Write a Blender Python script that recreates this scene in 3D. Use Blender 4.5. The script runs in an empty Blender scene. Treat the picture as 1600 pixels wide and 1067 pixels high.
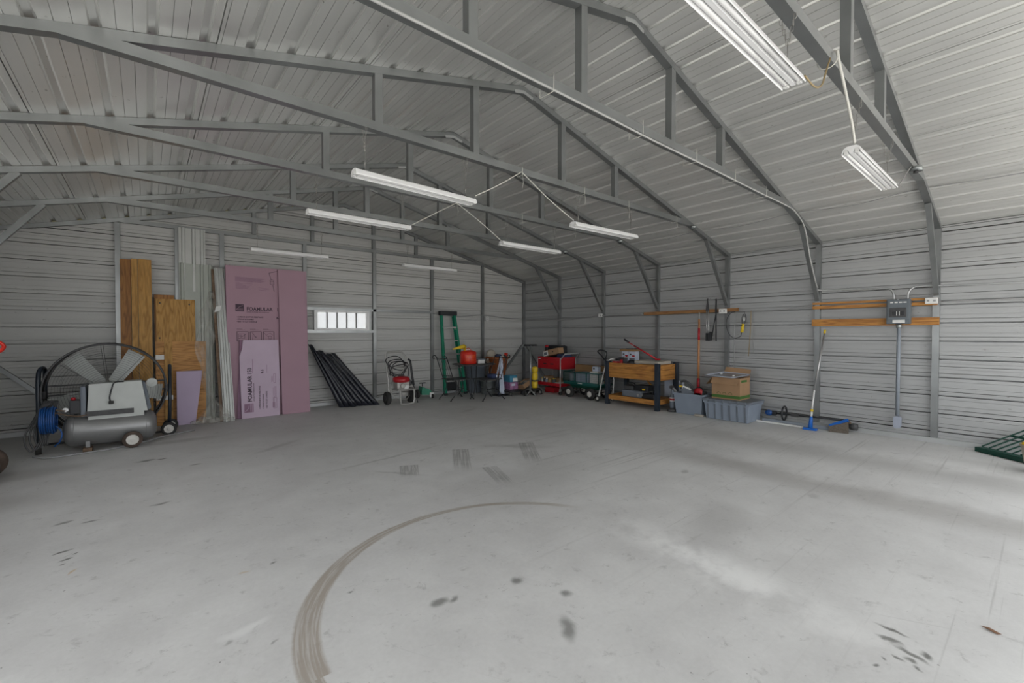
import bpy, bmesh, math, random
from mathutils import Vector as V, Matrix, Euler
random.seed(7)
PI = math.pi
scn = bpy.context.scene
COL = scn.collection

# ---------------------------------------------------------------- camera
cam_d = bpy.data.cameras.new('camera'); cam = bpy.data.objects.new('camera', cam_d); COL.objects.link(cam)
cam_d.sensor_width = 36.0; cam_d.lens = 687.67 / 1600 * 36.0; cam_d.clip_start = 0.02; cam_d.clip_end = 400
YAW, PITCH = 0.693, -0.02
fw = V((math.sin(YAW) * math.cos(PITCH), math.cos(YAW) * math.cos(PITCH), math.sin(PITCH)))
cam.location = (0, 0, 1.38); cam.rotation_euler = fw.to_track_quat('-Z', 'Y').to_euler()
scn.camera = cam

# ---------------------------------------------------------------- sky, exposure
w = bpy.data.worlds.new('overcast_sky'); scn.world = w; w.use_nodes = True
nt = w.node_tree; nt.nodes.clear()
wo = nt.nodes.new('ShaderNodeOutputWorld'); bg = nt.nodes.new('ShaderNodeBackground')
tc = nt.nodes.new('ShaderNodeTexCoord'); sx = nt.nodes.new('ShaderNodeSeparateXYZ'); rp = nt.nodes.new('ShaderNodeValToRGB')
nt.links.new(tc.outputs['Generated'], sx.inputs[0]); nt.links.new(sx.outputs['Z'], rp.inputs[0])
rp.color_ramp.elements[0].position = 0.0; rp.color_ramp.elements[0].color = (.86, .89, .92, 1)
rp.color_ramp.elements[1].position = 0.8; rp.color_ramp.elements[1].color = (.98, .99, 1, 1)
nt.links.new(rp.outputs[0], bg.inputs[0]); nt.links.new(bg.outputs[0], wo.inputs[0])
bg.inputs[1].default_value = 1.0
scn.view_settings.view_transform = 'Standard'; scn.view_settings.look = 'None'
scn.view_settings.gamma = 1.0; scn.view_settings.use_curve_mapping = False
scn.view_settings.exposure = 1.65
sun_d = bpy.data.lights.new('hazy_sun', 'SUN'); sun = bpy.data.objects.new('hazy_sun', sun_d); COL.objects.link(sun)
sun_d.energy = 4.0; sun_d.angle = math.radians(6); sun_d.color = (1, .96, .90)
sun.rotation_euler = V((-.62, -.10, -.78)).to_track_quat('-Z', 'Y').to_euler()   # high, from beyond the right wall

# ---------------------------------------------------------------- materials
def nn(t, ty, **kw):
    n = t.nodes.new(ty)
    for k, v in kw.items(): setattr(n, k, v)
    return n
def mat(name, col, rough=.5, metal=0., var=.08, vs=6., bump=0., bs=60., stretch=(1, 1, 1), spec=None, coat=0):
    m = bpy.data.materials.new(name); m.use_nodes = True; t = m.node_tree; b = t.nodes['Principled BSDF']
    b.inputs['Roughness'].default_value = rough; b.inputs['Metallic'].default_value = metal
    if spec is not None: b.inputs['Specular IOR Level'].default_value = spec
    b.inputs['Coat Weight'].default_value = coat
    tc = nn(t, 'ShaderNodeTexCoord'); mp = nn(t, 'ShaderNodeMapping'); mp.inputs['Scale'].default_value = stretch
    t.links.new(tc.outputs['Object'], mp.inputs[0])
    n = nn(t, 'ShaderNodeTexNoise'); n.inputs['Scale'].default_value = vs; n.inputs['Detail'].default_value = 5
    t.links.new(mp.outputs[0], n.inputs['Vector'])
    r = nn(t, 'ShaderNodeValToRGB'); r.color_ramp.elements[0].position = .3; r.color_ramp.elements[1].position = .7
    r.color_ramp.elements[0].color = tuple(c * (1 - var) for c in col) + (1,)
    r.color_ramp.elements[1].color = tuple(min(1, c * (1 + var)) for c in col) + (1,)
    t.links.new(n.outputs[0], r.inputs[0]); t.links.new(r.outputs[0], b.inputs['Base Color'])
    if bump:
        n2 = nn(t, 'ShaderNodeTexNoise'); n2.inputs['Scale'].default_value = bs; t.links.new(mp.outputs[0], n2.inputs['Vector'])
        bp = nn(t, 'ShaderNodeBump'); bp.inputs['Strength'].default_value = bump; bp.inputs['Distance'].default_value = .01
        t.links.new(n2.outputs[0], bp.inputs['Height']); t.links.new(bp.outputs[0], b.inputs['Normal'])
    return m
def wood(name, c1, c2, axis, knots=True, sc=1.):
    m = bpy.data.materials.new(name); m.use_nodes = True; t = m.node_tree; b = t.nodes['Principled BSDF']
    b.inputs['Roughness'].default_value = .6
    tc = nn(t, 'ShaderNodeTexCoord'); mp = nn(t, 'ShaderNodeMapping')
    s = [9 * sc, 9 * sc, 9 * sc]; s[axis] = 1.1 * sc; mp.inputs['Scale'].default_value = s
    t.links.new(tc.outputs['Object'], mp.inputs[0])
    n0 = nn(t, 'ShaderNodeTexNoise'); n0.inputs['Scale'].default_value = .9; t.links.new(mp.outputs[0], n0.inputs['Vector'])
    mu = nn(t, 'ShaderNodeMath', operation='MULTIPLY'); mu.inputs[1].default_value = 16; t.links.new(n0.outputs[0], mu.inputs[0])
    fr = nn(t, 'ShaderNodeMath', operation='PINGPONG'); fr.inputs[1].default_value = 1; t.links.new(mu.outputs[0], fr.inputs[0])
    r = nn(t, 'ShaderNodeValToRGB'); r.color_ramp.elements[0].color = c2 + (1,); r.color_ramp.elements[1].color = c1 + (1,)
    r.color_ramp.elements[0].position = 0; r.color_ramp.elements[1].position = .55
    t.links.new(fr.outputs[0], r.inputs[0])
    n1 = nn(t, 'ShaderNodeTexNoise'); n1.inputs['Scale'].default_value = 6; n1.inputs['Detail'].default_value = 4
    t.links.new(mp.outputs[0], n1.inputs['Vector'])
    mx = nn(t, 'ShaderNodeMix', data_type='RGBA', blend_type='MULTIPLY'); mx.inputs[0].default_value = .5
    t.links.new(r.outputs[0], mx.inputs[6])
    r2 = nn(t, 'ShaderNodeValToRGB'); r2.color_ramp.elements[0].color = (.55, .5, .45, 1); r2.color_ramp.elements[1].color = (1, 1, 1, 1)
    r2.color_ramp.elements[0].position = .35; r2.color_ramp.elements[1].position = .6
    t.links.new(n1.outputs[0], r2.inputs[0]); t.links.new(r2.outputs[0], mx.inputs[7])
    t.links.new(mx.outputs[2], b.inputs['Base Color'])
    return m

def panel_mat(name, col, axis, rough, metal, streak):
    """painted / galvalume sheet: faint long streaks along the sheet, specks of dirt"""
    m = bpy.data.materials.new(name); m.use_nodes = True; t = m.node_tree; b = t.nodes['Principled BSDF']
    b.inputs['Metallic'].default_value = metal
    tc = nn(t, 'ShaderNodeTexCoord'); mp = nn(t, 'ShaderNodeMapping'); s = [22, 22, 22]; s[axis] = .7
    mp.inputs['Scale'].default_value = s; t.links.new(tc.outputs['Object'], mp.inputs[0])
    n = nn(t, 'ShaderNodeTexNoise'); n.inputs['Scale'].default_value = .5; n.inputs['Detail'].default_value = 2
    t.links.new(mp.outputs[0], n.inputs['Vector'])
    r = nn(t, 'ShaderNodeValToRGB'); r.color_ramp.elements[0].position = .3; r.color_ramp.elements[1].position = .7
    r.color_ramp.elements[0].color = tuple(c * (1 - streak) for c in col) + (1,); r.color_ramp.elements[1].color = tuple(c * (1 + streak * .6) for c in col) + (1,)
    t.links.new(n.outputs[0], r.inputs[0])
    # specks
    mp2 = nn(t, 'ShaderNodeMapping'); s2 = [14, 14, 14]; s2[axis] = 7; mp2.inputs['Scale'].default_value = s2
    t.links.new(tc.outputs['Object'], mp2.inputs[0])
    vo = nn(t, 'ShaderNodeTexNoise'); vo.inputs['Scale'].default_value = 2.2; vo.inputs['Detail'].default_value = 3; t.links.new(mp2.outputs[0], vo.inputs['Vector'])
    r3 = nn(t, 'ShaderNodeValToRGB'); r3.color_ramp.elements[0].position = .70; r3.color_ramp.elements[0].color = (0, 0, 0, 1)
    r3.color_ramp.elements[1].position = .76; r3.color_ramp.elements[1].color = (.6, .6, .6, 1); t.links.new(vo.outputs[0], r3.inputs[0])
    mx = nn(t, 'ShaderNodeMix', data_type='RGBA'); t.links.new(r3.outputs[0], mx.inputs[0]); t.links.new(r.outputs[0], mx.inputs[6])
    mx.inputs[7].default_value = (.16, .15, .13, 1); t.links.new(mx.outputs[2], b.inputs['Base Color'])
    n4 = nn(t, 'ShaderNodeTexNoise'); n4.inputs['Scale'].default_value = 1.1; t.links.new(tc.outputs['Object'], n4.inputs['Vector'])
    mr = nn(t, 'ShaderNodeMapRange'); mr.inputs[3].default_value = rough - .07; mr.inputs[4].default_value = rough + .12
    t.links.new(n4.outputs[0], mr.inputs[0]); t.links.new(mr.outputs[0], b.inputs['Roughness'])
    mp5 = nn(t, 'ShaderNodeMapping'); s5 = [3.2, 3.2, 3.2]; s5[axis] = 1.1; mp5.inputs['Scale'].default_value = s5; t.links.new(tc.outputs['Object'], mp5.inputs[0])
    n5 = nn(t, 'ShaderNodeTexNoise'); n5.inputs['Scale'].default_value = 1.0; n5.inputs['Detail'].default_value = 2; t.links.new(mp5.outputs[0], n5.inputs['Vector'])
    bp = nn(t, 'ShaderNodeBump'); bp.inputs['Strength'].default_value = .22 if metal > .3 else .08; bp.inputs['Distance'].default_value = .02
    t.links.new(n5.outputs[0], bp.inputs['Height']); t.links.new(bp.outputs[0], b.inputs['Normal'])
    return m

def concrete():
    m = bpy.data.materials.new('stained_concrete'); m.use_nodes = True; t = m.node_tree; L = t.links; b = t.nodes['Principled BSDF']
    b.inputs['Specular IOR Level'].default_value = .35
    tc = nn(t, 'ShaderNodeTexCoord'); P = tc.outputs['Object']
    def noise(scale, vec=P, detail=6, rough=.6):
        n = nn(t, 'ShaderNodeTexNoise'); n.inputs['Scale'].default_value = scale; n.inputs['Detail'].default_value = detail
        n.inputs['Roughness'].default_value = rough; L.new(vec, n.inputs['Vector']); return n.outputs[0]
    def ma(op, a, b_=None, c=None, clamp=False):
        n = nn(t, 'ShaderNodeMath', operation=op); n.use_clamp = clamp
        for i, v in enumerate((a, b_, c)):
            if v is None: continue
            if isinstance(v, (int, float)): n.inputs[i].default_value = v
            else: L.new(v, n.inputs[i])
        return n.outputs[0]
    def ss(v, a, c):   # smoothstep a..c -> 0..1
        n = nn(t, 'ShaderNodeMapRange', interpolation_type='SMOOTHSTEP'); L.new(v, n.inputs[0])
        n.inputs[1].default_value = a; n.inputs[2].default_value = c; return n.outputs[0]
    def mapv(loc=(0, 0, 0), rot=0, sc=(1, 1, 1)):
        n = nn(t, 'ShaderNodeMapping', vector_type='TEXTURE'); n.inputs['Location'].default_value = loc
        n.inputs['Rotation'].default_value = (0, 0, rot); n.inputs['Scale'].default_value = sc; return n
    sep = nn(t, 'ShaderNodeSeparateXYZ'); L.new(P, sep.inputs[0]); X, Y = sep.outputs[0], sep.outputs[1]
    # warped coordinates for irregular outlines
    nz = nn(t, 'ShaderNodeTexNoise'); nz.inputs['Scale'].default_value = 7; nz.inputs['Detail'].default_value = 5; L.new(P, nz.inputs['Vector'])
    vm = nn(t, 'ShaderNodeVectorMath', operation='MULTIPLY_ADD'); L.new(nz.outputs['Color'], vm.inputs[0]); vm.inputs[1].default_value = (.10, .10, 0); L.new(P, vm.inputs[2])
    vs_ = nn(t, 'ShaderNodeVectorMath', operation='SUBTRACT'); L.new(vm.outputs[0], vs_.inputs[0]); vs_.inputs[1].default_value = (.05, .05, 0)
    PW = vs_.outputs[0]
    def blob(cx, cy, rx, ry, rot=0, soft=.6, warp=True):
        mp = mapv((cx, cy, 0), rot, (rx, ry, 1)); L.new(PW if warp else P, mp.inputs[0])
        ln = nn(t, 'ShaderNodeVectorMath', operation='LENGTH'); L.new(mp.outputs[0], ln.inputs[0])
        return ma('SUBTRACT', 1, ss(ln.outputs['Value'], 1 - soft, 1 + soft * .3))
    # base colour
    big = noise(.55, detail=3); med = noise(3.2, detail=7); fine = noise(38, detail=6, rough=.7)
    r = nn(t, 'ShaderNodeValToRGB'); r.color_ramp.elements[0].position = .28; r.color_ramp.elements[1].position = .72
    r.color_ramp.elements[0].color = (.455, .45, .445, 1); r.color_ramp.elements[1].color = (.70, .70, .69, 1)
    mixn = ma('ADD', ma('MULTIPLY', big, .45), ma('ADD', ma('MULTIPLY', med, .35), ma('MULTIPLY', fine, .2)))
    L.new(mixn, r.inputs[0]); cur = r.outputs[0]
    def lay(cur, fac, col, amt=1.):
        mx = nn(t, 'ShaderNodeMix', data_type='RGBA'); f = ma('MULTIPLY', fac, amt, clamp=True); L.new(f, mx.inputs[0])
        L.new(cur, mx.inputs[6]); mx.inputs[7].default_value = col + (1,); return mx.outputs[2]
    # trowel streaks across the slab
    mp = mapv(sc=(2.6, .045, 1)); L.new(P, mp.inputs[0]); st = noise(1.0, mp.outputs[0], 5)
    cur = lay(cur, ma('MULTIPLY', ss(st, .57, .72), ss(X, 1.2, 3.5)), (.30, .295, .29), .5)
    mp = mapv(sc=(.05, 1.6, 1), rot=.5); L.new(P, mp.inputs[0]); st2 = noise(1.0, mp.outputs[0], 5)
    cur = lay(cur, ss(st2, .66, .78), (.27, .265, .26), .25)
    # small scuffs and pits
    cur = lay(cur, ss(noise(9, PW, 8, .75), .56, .70), (.30, .295, .29), .55)
    mp = mapv(sc=(.5, .12, 1), rot=-.6); L.new(PW, mp.inputs[0]); cur = lay(cur, ss(noise(3.5, mp.outputs[0], 8, .75), .60, .70), (.25, .245, .24), .4)
    cur = lay(cur, ss(noise(30, P, 2), .73, .77), (.10, .095, .09), .7)
    cur = lay(cur, ss(noise(2.3, PW, 7, .65), .60, .72), (.62, .62, .615), .5)
    # two soft darker bands along the building
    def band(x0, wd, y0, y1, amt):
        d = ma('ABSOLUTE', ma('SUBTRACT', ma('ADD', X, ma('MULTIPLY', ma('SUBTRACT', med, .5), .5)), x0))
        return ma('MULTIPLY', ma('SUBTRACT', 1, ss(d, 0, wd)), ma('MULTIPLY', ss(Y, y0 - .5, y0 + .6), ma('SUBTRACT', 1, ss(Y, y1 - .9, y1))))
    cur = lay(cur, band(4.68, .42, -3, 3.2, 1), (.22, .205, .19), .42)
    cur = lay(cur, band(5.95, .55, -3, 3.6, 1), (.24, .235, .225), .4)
    # skid arc
    mp = mapv((1.6095, 1.8215, 0)); L.new(P, mp.inputs[0]); ln = nn(t, 'ShaderNodeVectorMath', operation='LENGTH'); L.new(mp.outputs[0], ln.inputs[0])
    rad = ln.outputs['Value']; s2 = nn(t, 'ShaderNodeSeparateXYZ'); L.new(mp.outputs[0], s2.inputs[0])
    ang = ma('ARCTAN2', s2.outputs[1], s2.outputs[0])          # 0 = +X, pi = -X
    wid = ma('ADD', .028, ma('MULTIPLY', ss(ang, 1.2, 3.0), .036))
    d = ma('ABSOLUTE', ma('ADD', ma('SUBTRACT', rad, 1.108), ma('MULTIPLY', ma('SUBTRACT', fine, .5), .012)))
    ring = ma('SUBTRACT', 1, ss(ma('DIVIDE', d, wid), .72, 1.08))
    angm = ma('MULTIPLY', ss(ang, .35, .75), ss(ma('ABSOLUTE', ang), .35, .6))
    left = ma('GREATER_THAN', ma('MULTIPLY', s2.outputs[0], -1), .9)   # arc goes on past pi on the near side
    angm = ma('MAXIMUM', angm, left)
    cb = nn(t, 'ShaderNodeCombineXYZ'); L.new(ma('MULTIPLY', rad, 70), cb.inputs[0]); L.new(ma('MULTIPLY', ang, 3), cb.inputs[1])
    lines = noise(1, cb.outputs[0], 4); ringf = ma('MULTIPLY', ma('MULTIPLY', ring, angm), ma('ADD', .5, ma('MULTIPLY', ss(lines, .36, .56), .5)))
    cur = lay(cur, ringf, (.31, .265, .215), .80)
    # tyre prints
    def prt(cx, cy, rx, ry, rot, amt):
        nonlocal cur
        mp = mapv((cx, cy, 0), rot, (rx, ry, 1)); L.new(P, mp.inputs[0]); s3 = nn(t, 'ShaderNodeSeparateXYZ'); L.new(mp.outputs[0], s3.inputs[0])
        e = ma('MULTIPLY', ma('SUBTRACT', 1, ss(ma('ABSOLUTE', s3.outputs[0]), .85, 1.02)), ma('MULTIPLY', ma('SUBTRACT', 1, ss(s3.outputs[1], .93, 1.0)), ss(s3.outputs[1], -1.05, -.3)))
        cb = nn(t, 'ShaderNodeCombineXYZ'); L.new(ma('MULTIPLY', s3.outputs[0], 6), cb.inputs[0]); L.new(ma('MULTIPLY', s3.outputs[1], .45), cb.inputs[1])
        g = ss(noise(1, cb.outputs[0], 3), .34, .56)
        cur = lay(cur, ma('MULTIPLY', e, g), (.22, .215, .21), amt)
    prt(2.00, 4.02, .10, .20, -.45, .6); prt(2.62, 4.02, .10, .44, -.55, .65); prt(2.60, 3.35, .085, .30, -.35, .6); prt(3.40, 3.78, .10, .44, -.62, .65)
    # stains
    for cx, cy, rx, ry, ro, a in [(1.14, 1.95, .055, .04, .3, .75), (1.21, 1.93, .05, .022, .5, .7), (1.565, 1.85, .05, .045, 0, .8), (1.69, 1.60, .04, .04, .4, .7),
            (1.49, 1.40, .10, .04, .9, .72), (2.645, .42, .055, .016, 1.35, .9), (2.56, .42, .052, .014, 1.4, .9), (2.515, .345, .065, .018, 1.15, .9), (2.55, .30, .03, .02, .7, .9),
            (2.46, .34, .026, .015, .8, .85), (2.31, .42, .014, .012, 0, .8), (2.39, .41, .016, .01, .9, .8), (2.42, .31, .02, .01, .9, .8), (2.44, .365, .026, .011, 1.0, .85),
            (3.45, 4.05, .5, .09, -.75, .35), (2.1, 4.6, .9, .03, .15, .35), (1.9, 4.0, .3, .03, -.9, .35), (4.1, 2.25, .07, .035, .3, .45), (4.33, 1.21, .09, .05, .5, .3),
            (3.2, 1.5, .5, .22, .25, .22), (2.9, 3.1, 1.0, .5, .2, .22), (0.1, 1.9, .10, .03, .4, .5), (-.42, 3.91, .05, .018, .5, .95), (-.39, 3.78, .035, .014, .5, .95), (-.41, 3.71, .018, .012, .5, .9), (-.36, 3.84, .02, .01, .5, .9),
            (-.02, 6.15, .10, .05, 0, .8), (.12, 6.13, .045, .03, 0, .8), (.38, 5.64, .055, .03, 0, .7), (.07, 4.53, .07, .03, .3, .75), (-.48, 4.51, .07, .03, .3, .7), (-.33, 4.42, .05, .025, .2, .7),
            (.26, 2.31, .03, .015, .5, .5), (.42, 2.18, .018, .01, .5, .6), (.57, 2.93, .02, .012, .4, .75), (.81, 2.34, .02, .012, .4, .7), (-.9, 6.3, .5, .25, 0, .35), (-1.1, 5.3, .5, .35, .2, .35), (1.2, 5.9, .4, .06, .6, .3), (4.4, 6.5, .3, .07, .4, .3), (0.3, 7.0, .5, .12, 0, .35)]:
        cur = lay(cur, blob(cx, cy, rx, ry, ro, .75), (.13, .13, .12) if a > .6 else (.2, .195, .185), a)
    cur = lay(cur, blob(.34, 2.36, .13, .035, .1, .8), (.78, .78, .77), .5)
    cur = lay(cur, blob(-.34, 3.56, .025, .012, 1, .6), (.5, .33, .12), .6); cur = lay(cur, blob(.43, 2.92, .03, .012, 0, .6), (.5, .35, .15), .45)
    cur = lay(cur, ma('MULTIPLY', blob(2.55, 1.25, .9, .22, 1.45, .9), ss(med, .35, .6)), (.80, .80, .79), .85)
    cur = lay(cur, ma('MULTIPLY', blob(3.0, 3.9, 1.5, .9, .3, .9), ss(noise(2, PW, 6), .45, .65)), (.66, .66, .655), .45)
    L.new(cur, b.inputs['Base Color'])
    mr = nn(t, 'ShaderNodeMapRange'); L.new(med, mr.inputs[0]); mr.inputs[3].default_value = .42; mr.inputs[4].default_value = .75; L.new(mr.outputs[0], b.inputs['Roughness'])
    bp = nn(t, 'ShaderNodeBump'); bp.inputs['Strength'].default_value = .25; bp.inputs['Distance'].default_value = .004; L.new(fine, bp.inputs['Height']); L.new(bp.outputs[0], b.inputs['Normal'])
    return m

M = {}
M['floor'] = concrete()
M['wall'] = panel_mat('grey_wall_sheet', (.395, .40, .40), 1, .42, .25, .05)
M['wall_back'] = panel_mat('grey_end_wall_sheet', (.50, .50, .485), 0, .60, .0, .04)
M['roof'] = panel_mat('galvalume_roof_sheet', (.64, .64, .62), 1, .31, .5, .04)
M['galv'] = mat('galvanised_tube', (.26, .27, .27), .32, .7, .14, 3, stretch=(1, 1, 1))
M['rail'] = mat('bright_galvanised', (.46, .47, .47), .4, .5, .08, 4)
M['white'] = mat('white_enamel', (.80, .80, .80), .35, 0, .02)
M['tube'] = mat('phosphor_tube', (.85, .85, .84), .25, 0, .01)
M['cord_white'] = mat('white_cord', (.62, .61, .56), .5)
M['cord_brown'] = mat('tan_cord', (.30, .22, .10), .5)
M['cable'] = mat('grey_cable', (.30, .30, .30), .5)
M['black'] = mat('black_plastic', (.018, .019, .022), .45, 0, .2)
M['navy'] = mat('blue_black_paint', (.02, .028, .04), .35, 0, .1)
M['rubber'] = mat('worn_rubber', (.028, .027, .026), .75, 0, .25, 12, .3)
M['brown_rubber'] = mat('dusty_brown_rubber', (.075, .052, .04), .85, 0, .3, 12, .3)
M['chain'] = mat('zinc_chain', (.35, .34, .32), .4, .8)
M['cable_lt'] = mat('pale_cable', (.42, .42, .41), .5)
M['ply'] = wood('plywood', (.50, .27, .065), (.36, .175, .03), 2)
M['ply_dark'] = wood('dark_plywood', (.34, .15, .035), (.22, .09, .02), 2)
M['ply_x'] = wood('plywood_cross_grain', (.56, .28, .08), (.38, .17, .04), 0)
M['lumber'] = wood('orange_lumber', (.52, .24, .055), (.33, .13, .03), 1)
M['lumber_brown'] = wood('brown_lumber', (.34, .17, .06), (.22, .10, .035), 1)
M['lumber_x'] = wood('orange_lumber_end', (.52, .24, .055), (.33, .13, .03), 0)
M['foam'] = mat('pink_foam_board', (.40, .255, .31), .85, 0, .04, 2)
M['foam_pale'] = mat('pale_pink_foam_board', (.54, .43, .53), .85, 0, .05, 3)
M['foam_lilac'] = mat('lilac_foam_board', (.50, .41, .55), .85, 0, .05, 3)
M['ink'] = mat('dark_print', (.07, .045, .065), .8, 0, .1)
M['ink_grey'] = mat('grey_print', (.26, .15, .22), .8, 0, .1)
M['sheet_white'] = mat('offwhite_sheet_metal', (.50, .51, .49), .4, .1, .05)
M['sheet_green'] = mat('grey_green_sheet_metal', (.36, .38, .34), .45, .1, .06)
M['wrap'] = None
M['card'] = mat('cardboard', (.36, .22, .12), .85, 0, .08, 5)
M['card_dark'] = mat('dark_brown_cardboard', (.27, .16, .075), .85, 0, .1, 5)  # deeper brown than the plain cardboard, for some cartons and a flap
M['green_print'] = mat('green_print', (.06, .15, .03), .8)
M['tote'] = mat('blue_grey_plastic', (.24, .28, .34), .5, 0, .06)
M['tote_dark'] = mat('slate_plastic', (.15, .17, .20), .5, 0, .06)
M['red'] = mat('red_enamel', (.42, .012, .02), .35, 0, .06)
M['red_can'] = mat('red_safety_can', (.60, .025, .012), .3, 0, .08)
M['orange_lbl'] = mat('orange_label', (.75, .16, .02), .5)
M['yellow'] = mat('yellow_plastic', (.72, .50, .02), .45, 0, .08)
M['green'] = mat('green_fibreglass', (.0, .20, .11), .45, 0, .08)
M['dkgreen'] = mat('dark_green_paint', (.004, .085, .075), .4, 0, .1)
M['dkgreen2'] = mat('dark_green_plastic', (.0, .05, .032), .45, 0, .1)
M['alu'] = mat('aluminium', (.48, .48, .48), .35, .8, .06)
M['silver'] = mat('silver_paint', (.42, .41, .39), .4, .5, .08)
M['tank'] = mat('grey_tank_paint', (.26, .26, .26), .38, .5, .10, 3)
M['shroud'] = mat('pale_grey_plastic', (.48, .50, .48), .5, 0, .06)
M['shroud_dk'] = mat('charcoal_plastic', (.06, .06, .062), .55, 0, .2, 30)
M['rust'] = mat('rusty_steel', (.18, .12, .08), .8, .2, .3, 20)
M['blue'] = mat('blue_hose', (.01, .07, .26), .4, 0, .1)
M['blue_pl'] = mat('blue_plastic', (.01, .12, .48), .4, 0, .08)
M['galvcan'] = mat('dull_zinc', (.32, .34, .34), .35, .8, .15, 8)
M['terracotta'] = mat('terracotta_plastic', (.30, .09, .025), .6, 0, .1)
M['cloth_w'] = mat('pale_cloth', (.55, .60, .70), .9, 0, .06)
M['cloth_b'] = mat('navy_cloth', (.03, .045, .11), .9, 0, .2)
M['beige'] = mat('beige_canvas', (.42, .38, .32), .9, 0, .12)
M['panelgrey'] = mat('electrical_grey', (.12, .14, .155), .4, .1, .06)
M['pvc'] = mat('grey_pvc', (.26, .29, .33), .45, 0, .06)
M['pvc_lt'] = mat('light_grey_pvc', (.35, .38, .46), .45, 0, .04)
M['plate'] = mat('white_plate', (.72, .72, .70), .4, 0, .02)
M['sock'] = mat('dark_socket', (.05, .05, .05), .5)
M['handle_wood'] = mat('varnished_ash', (.48, .22, .09), .45, 0, .15, 8, stretch=(1, 1, .2))
M['pink_case'] = mat('pink_violet_case', (.30, .14, .26), .5, 0, .3, 14)
M['blue_case'] = mat('teal_blue_case', (.05, .22, .34), .5, 0, .2, 14)
M['engine'] = mat('cast_engine_grey', (.46, .45, .42), .45, .3, .15, 20)
M['leaf'] = mat('dry_leaf', (.22, .12, .07), .8)
M['brush'] = mat('dusty_bristles', (.12, .10, .08), .95, 0, .3, 60)
M['rim'] = mat('white_wheel_rim', (.62, .60, .56), .5, 0, .08)
M['glass_tray'] = mat('smoky_tray', (.26, .28, .31), .25, 0, .15, 12)
M['mirror'] = mat('checker_white', (.55, .55, .53), .5, 0, .25, 60)
def clear_mat(name, col, a, rough, lo_=.5, hi_=1.6):
    m = bpy.data.materials.new(name); m.use_nodes = True; t = m.node_tree; t.nodes.clear()
    o = nn(t, 'ShaderNodeOutputMaterial'); mx = nn(t, 'ShaderNodeMixShader'); tr = nn(t, 'ShaderNodeBsdfTransparent'); g = nn(t, 'ShaderNodeBsdfPrincipled')
    g.inputs['Base Color'].default_value = col; g.inputs['Roughness'].default_value = rough
    n = nn(t, 'ShaderNodeTexNoise'); n.inputs['Scale'].default_value = 9; n.inputs['Detail'].default_value = 5
    mr = nn(t, 'ShaderNodeMapRange'); mr.inputs[1].default_value = .35; mr.inputs[2].default_value = .7; mr.inputs[3].default_value = a * lo_; mr.inputs[4].default_value = a * hi_
    t.links.new(n.outputs[0], mr.inputs[0]); t.links.new(mr.outputs[0], mx.inputs[0])
    t.links.new(tr.outputs[0], mx.inputs[1]); t.links.new(g.outputs[0], mx.inputs[2]); t.links.new(mx.outputs[0], o.inputs[0]); return m
M['wrap'] = clear_mat('clear_plastic_film', (.55, .53, .48, 1), .28, .12)
M['pane'] = clear_mat('frosted_pane', (.80, .80, .80, 1), .60, .5, .97, 1.03)

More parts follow.
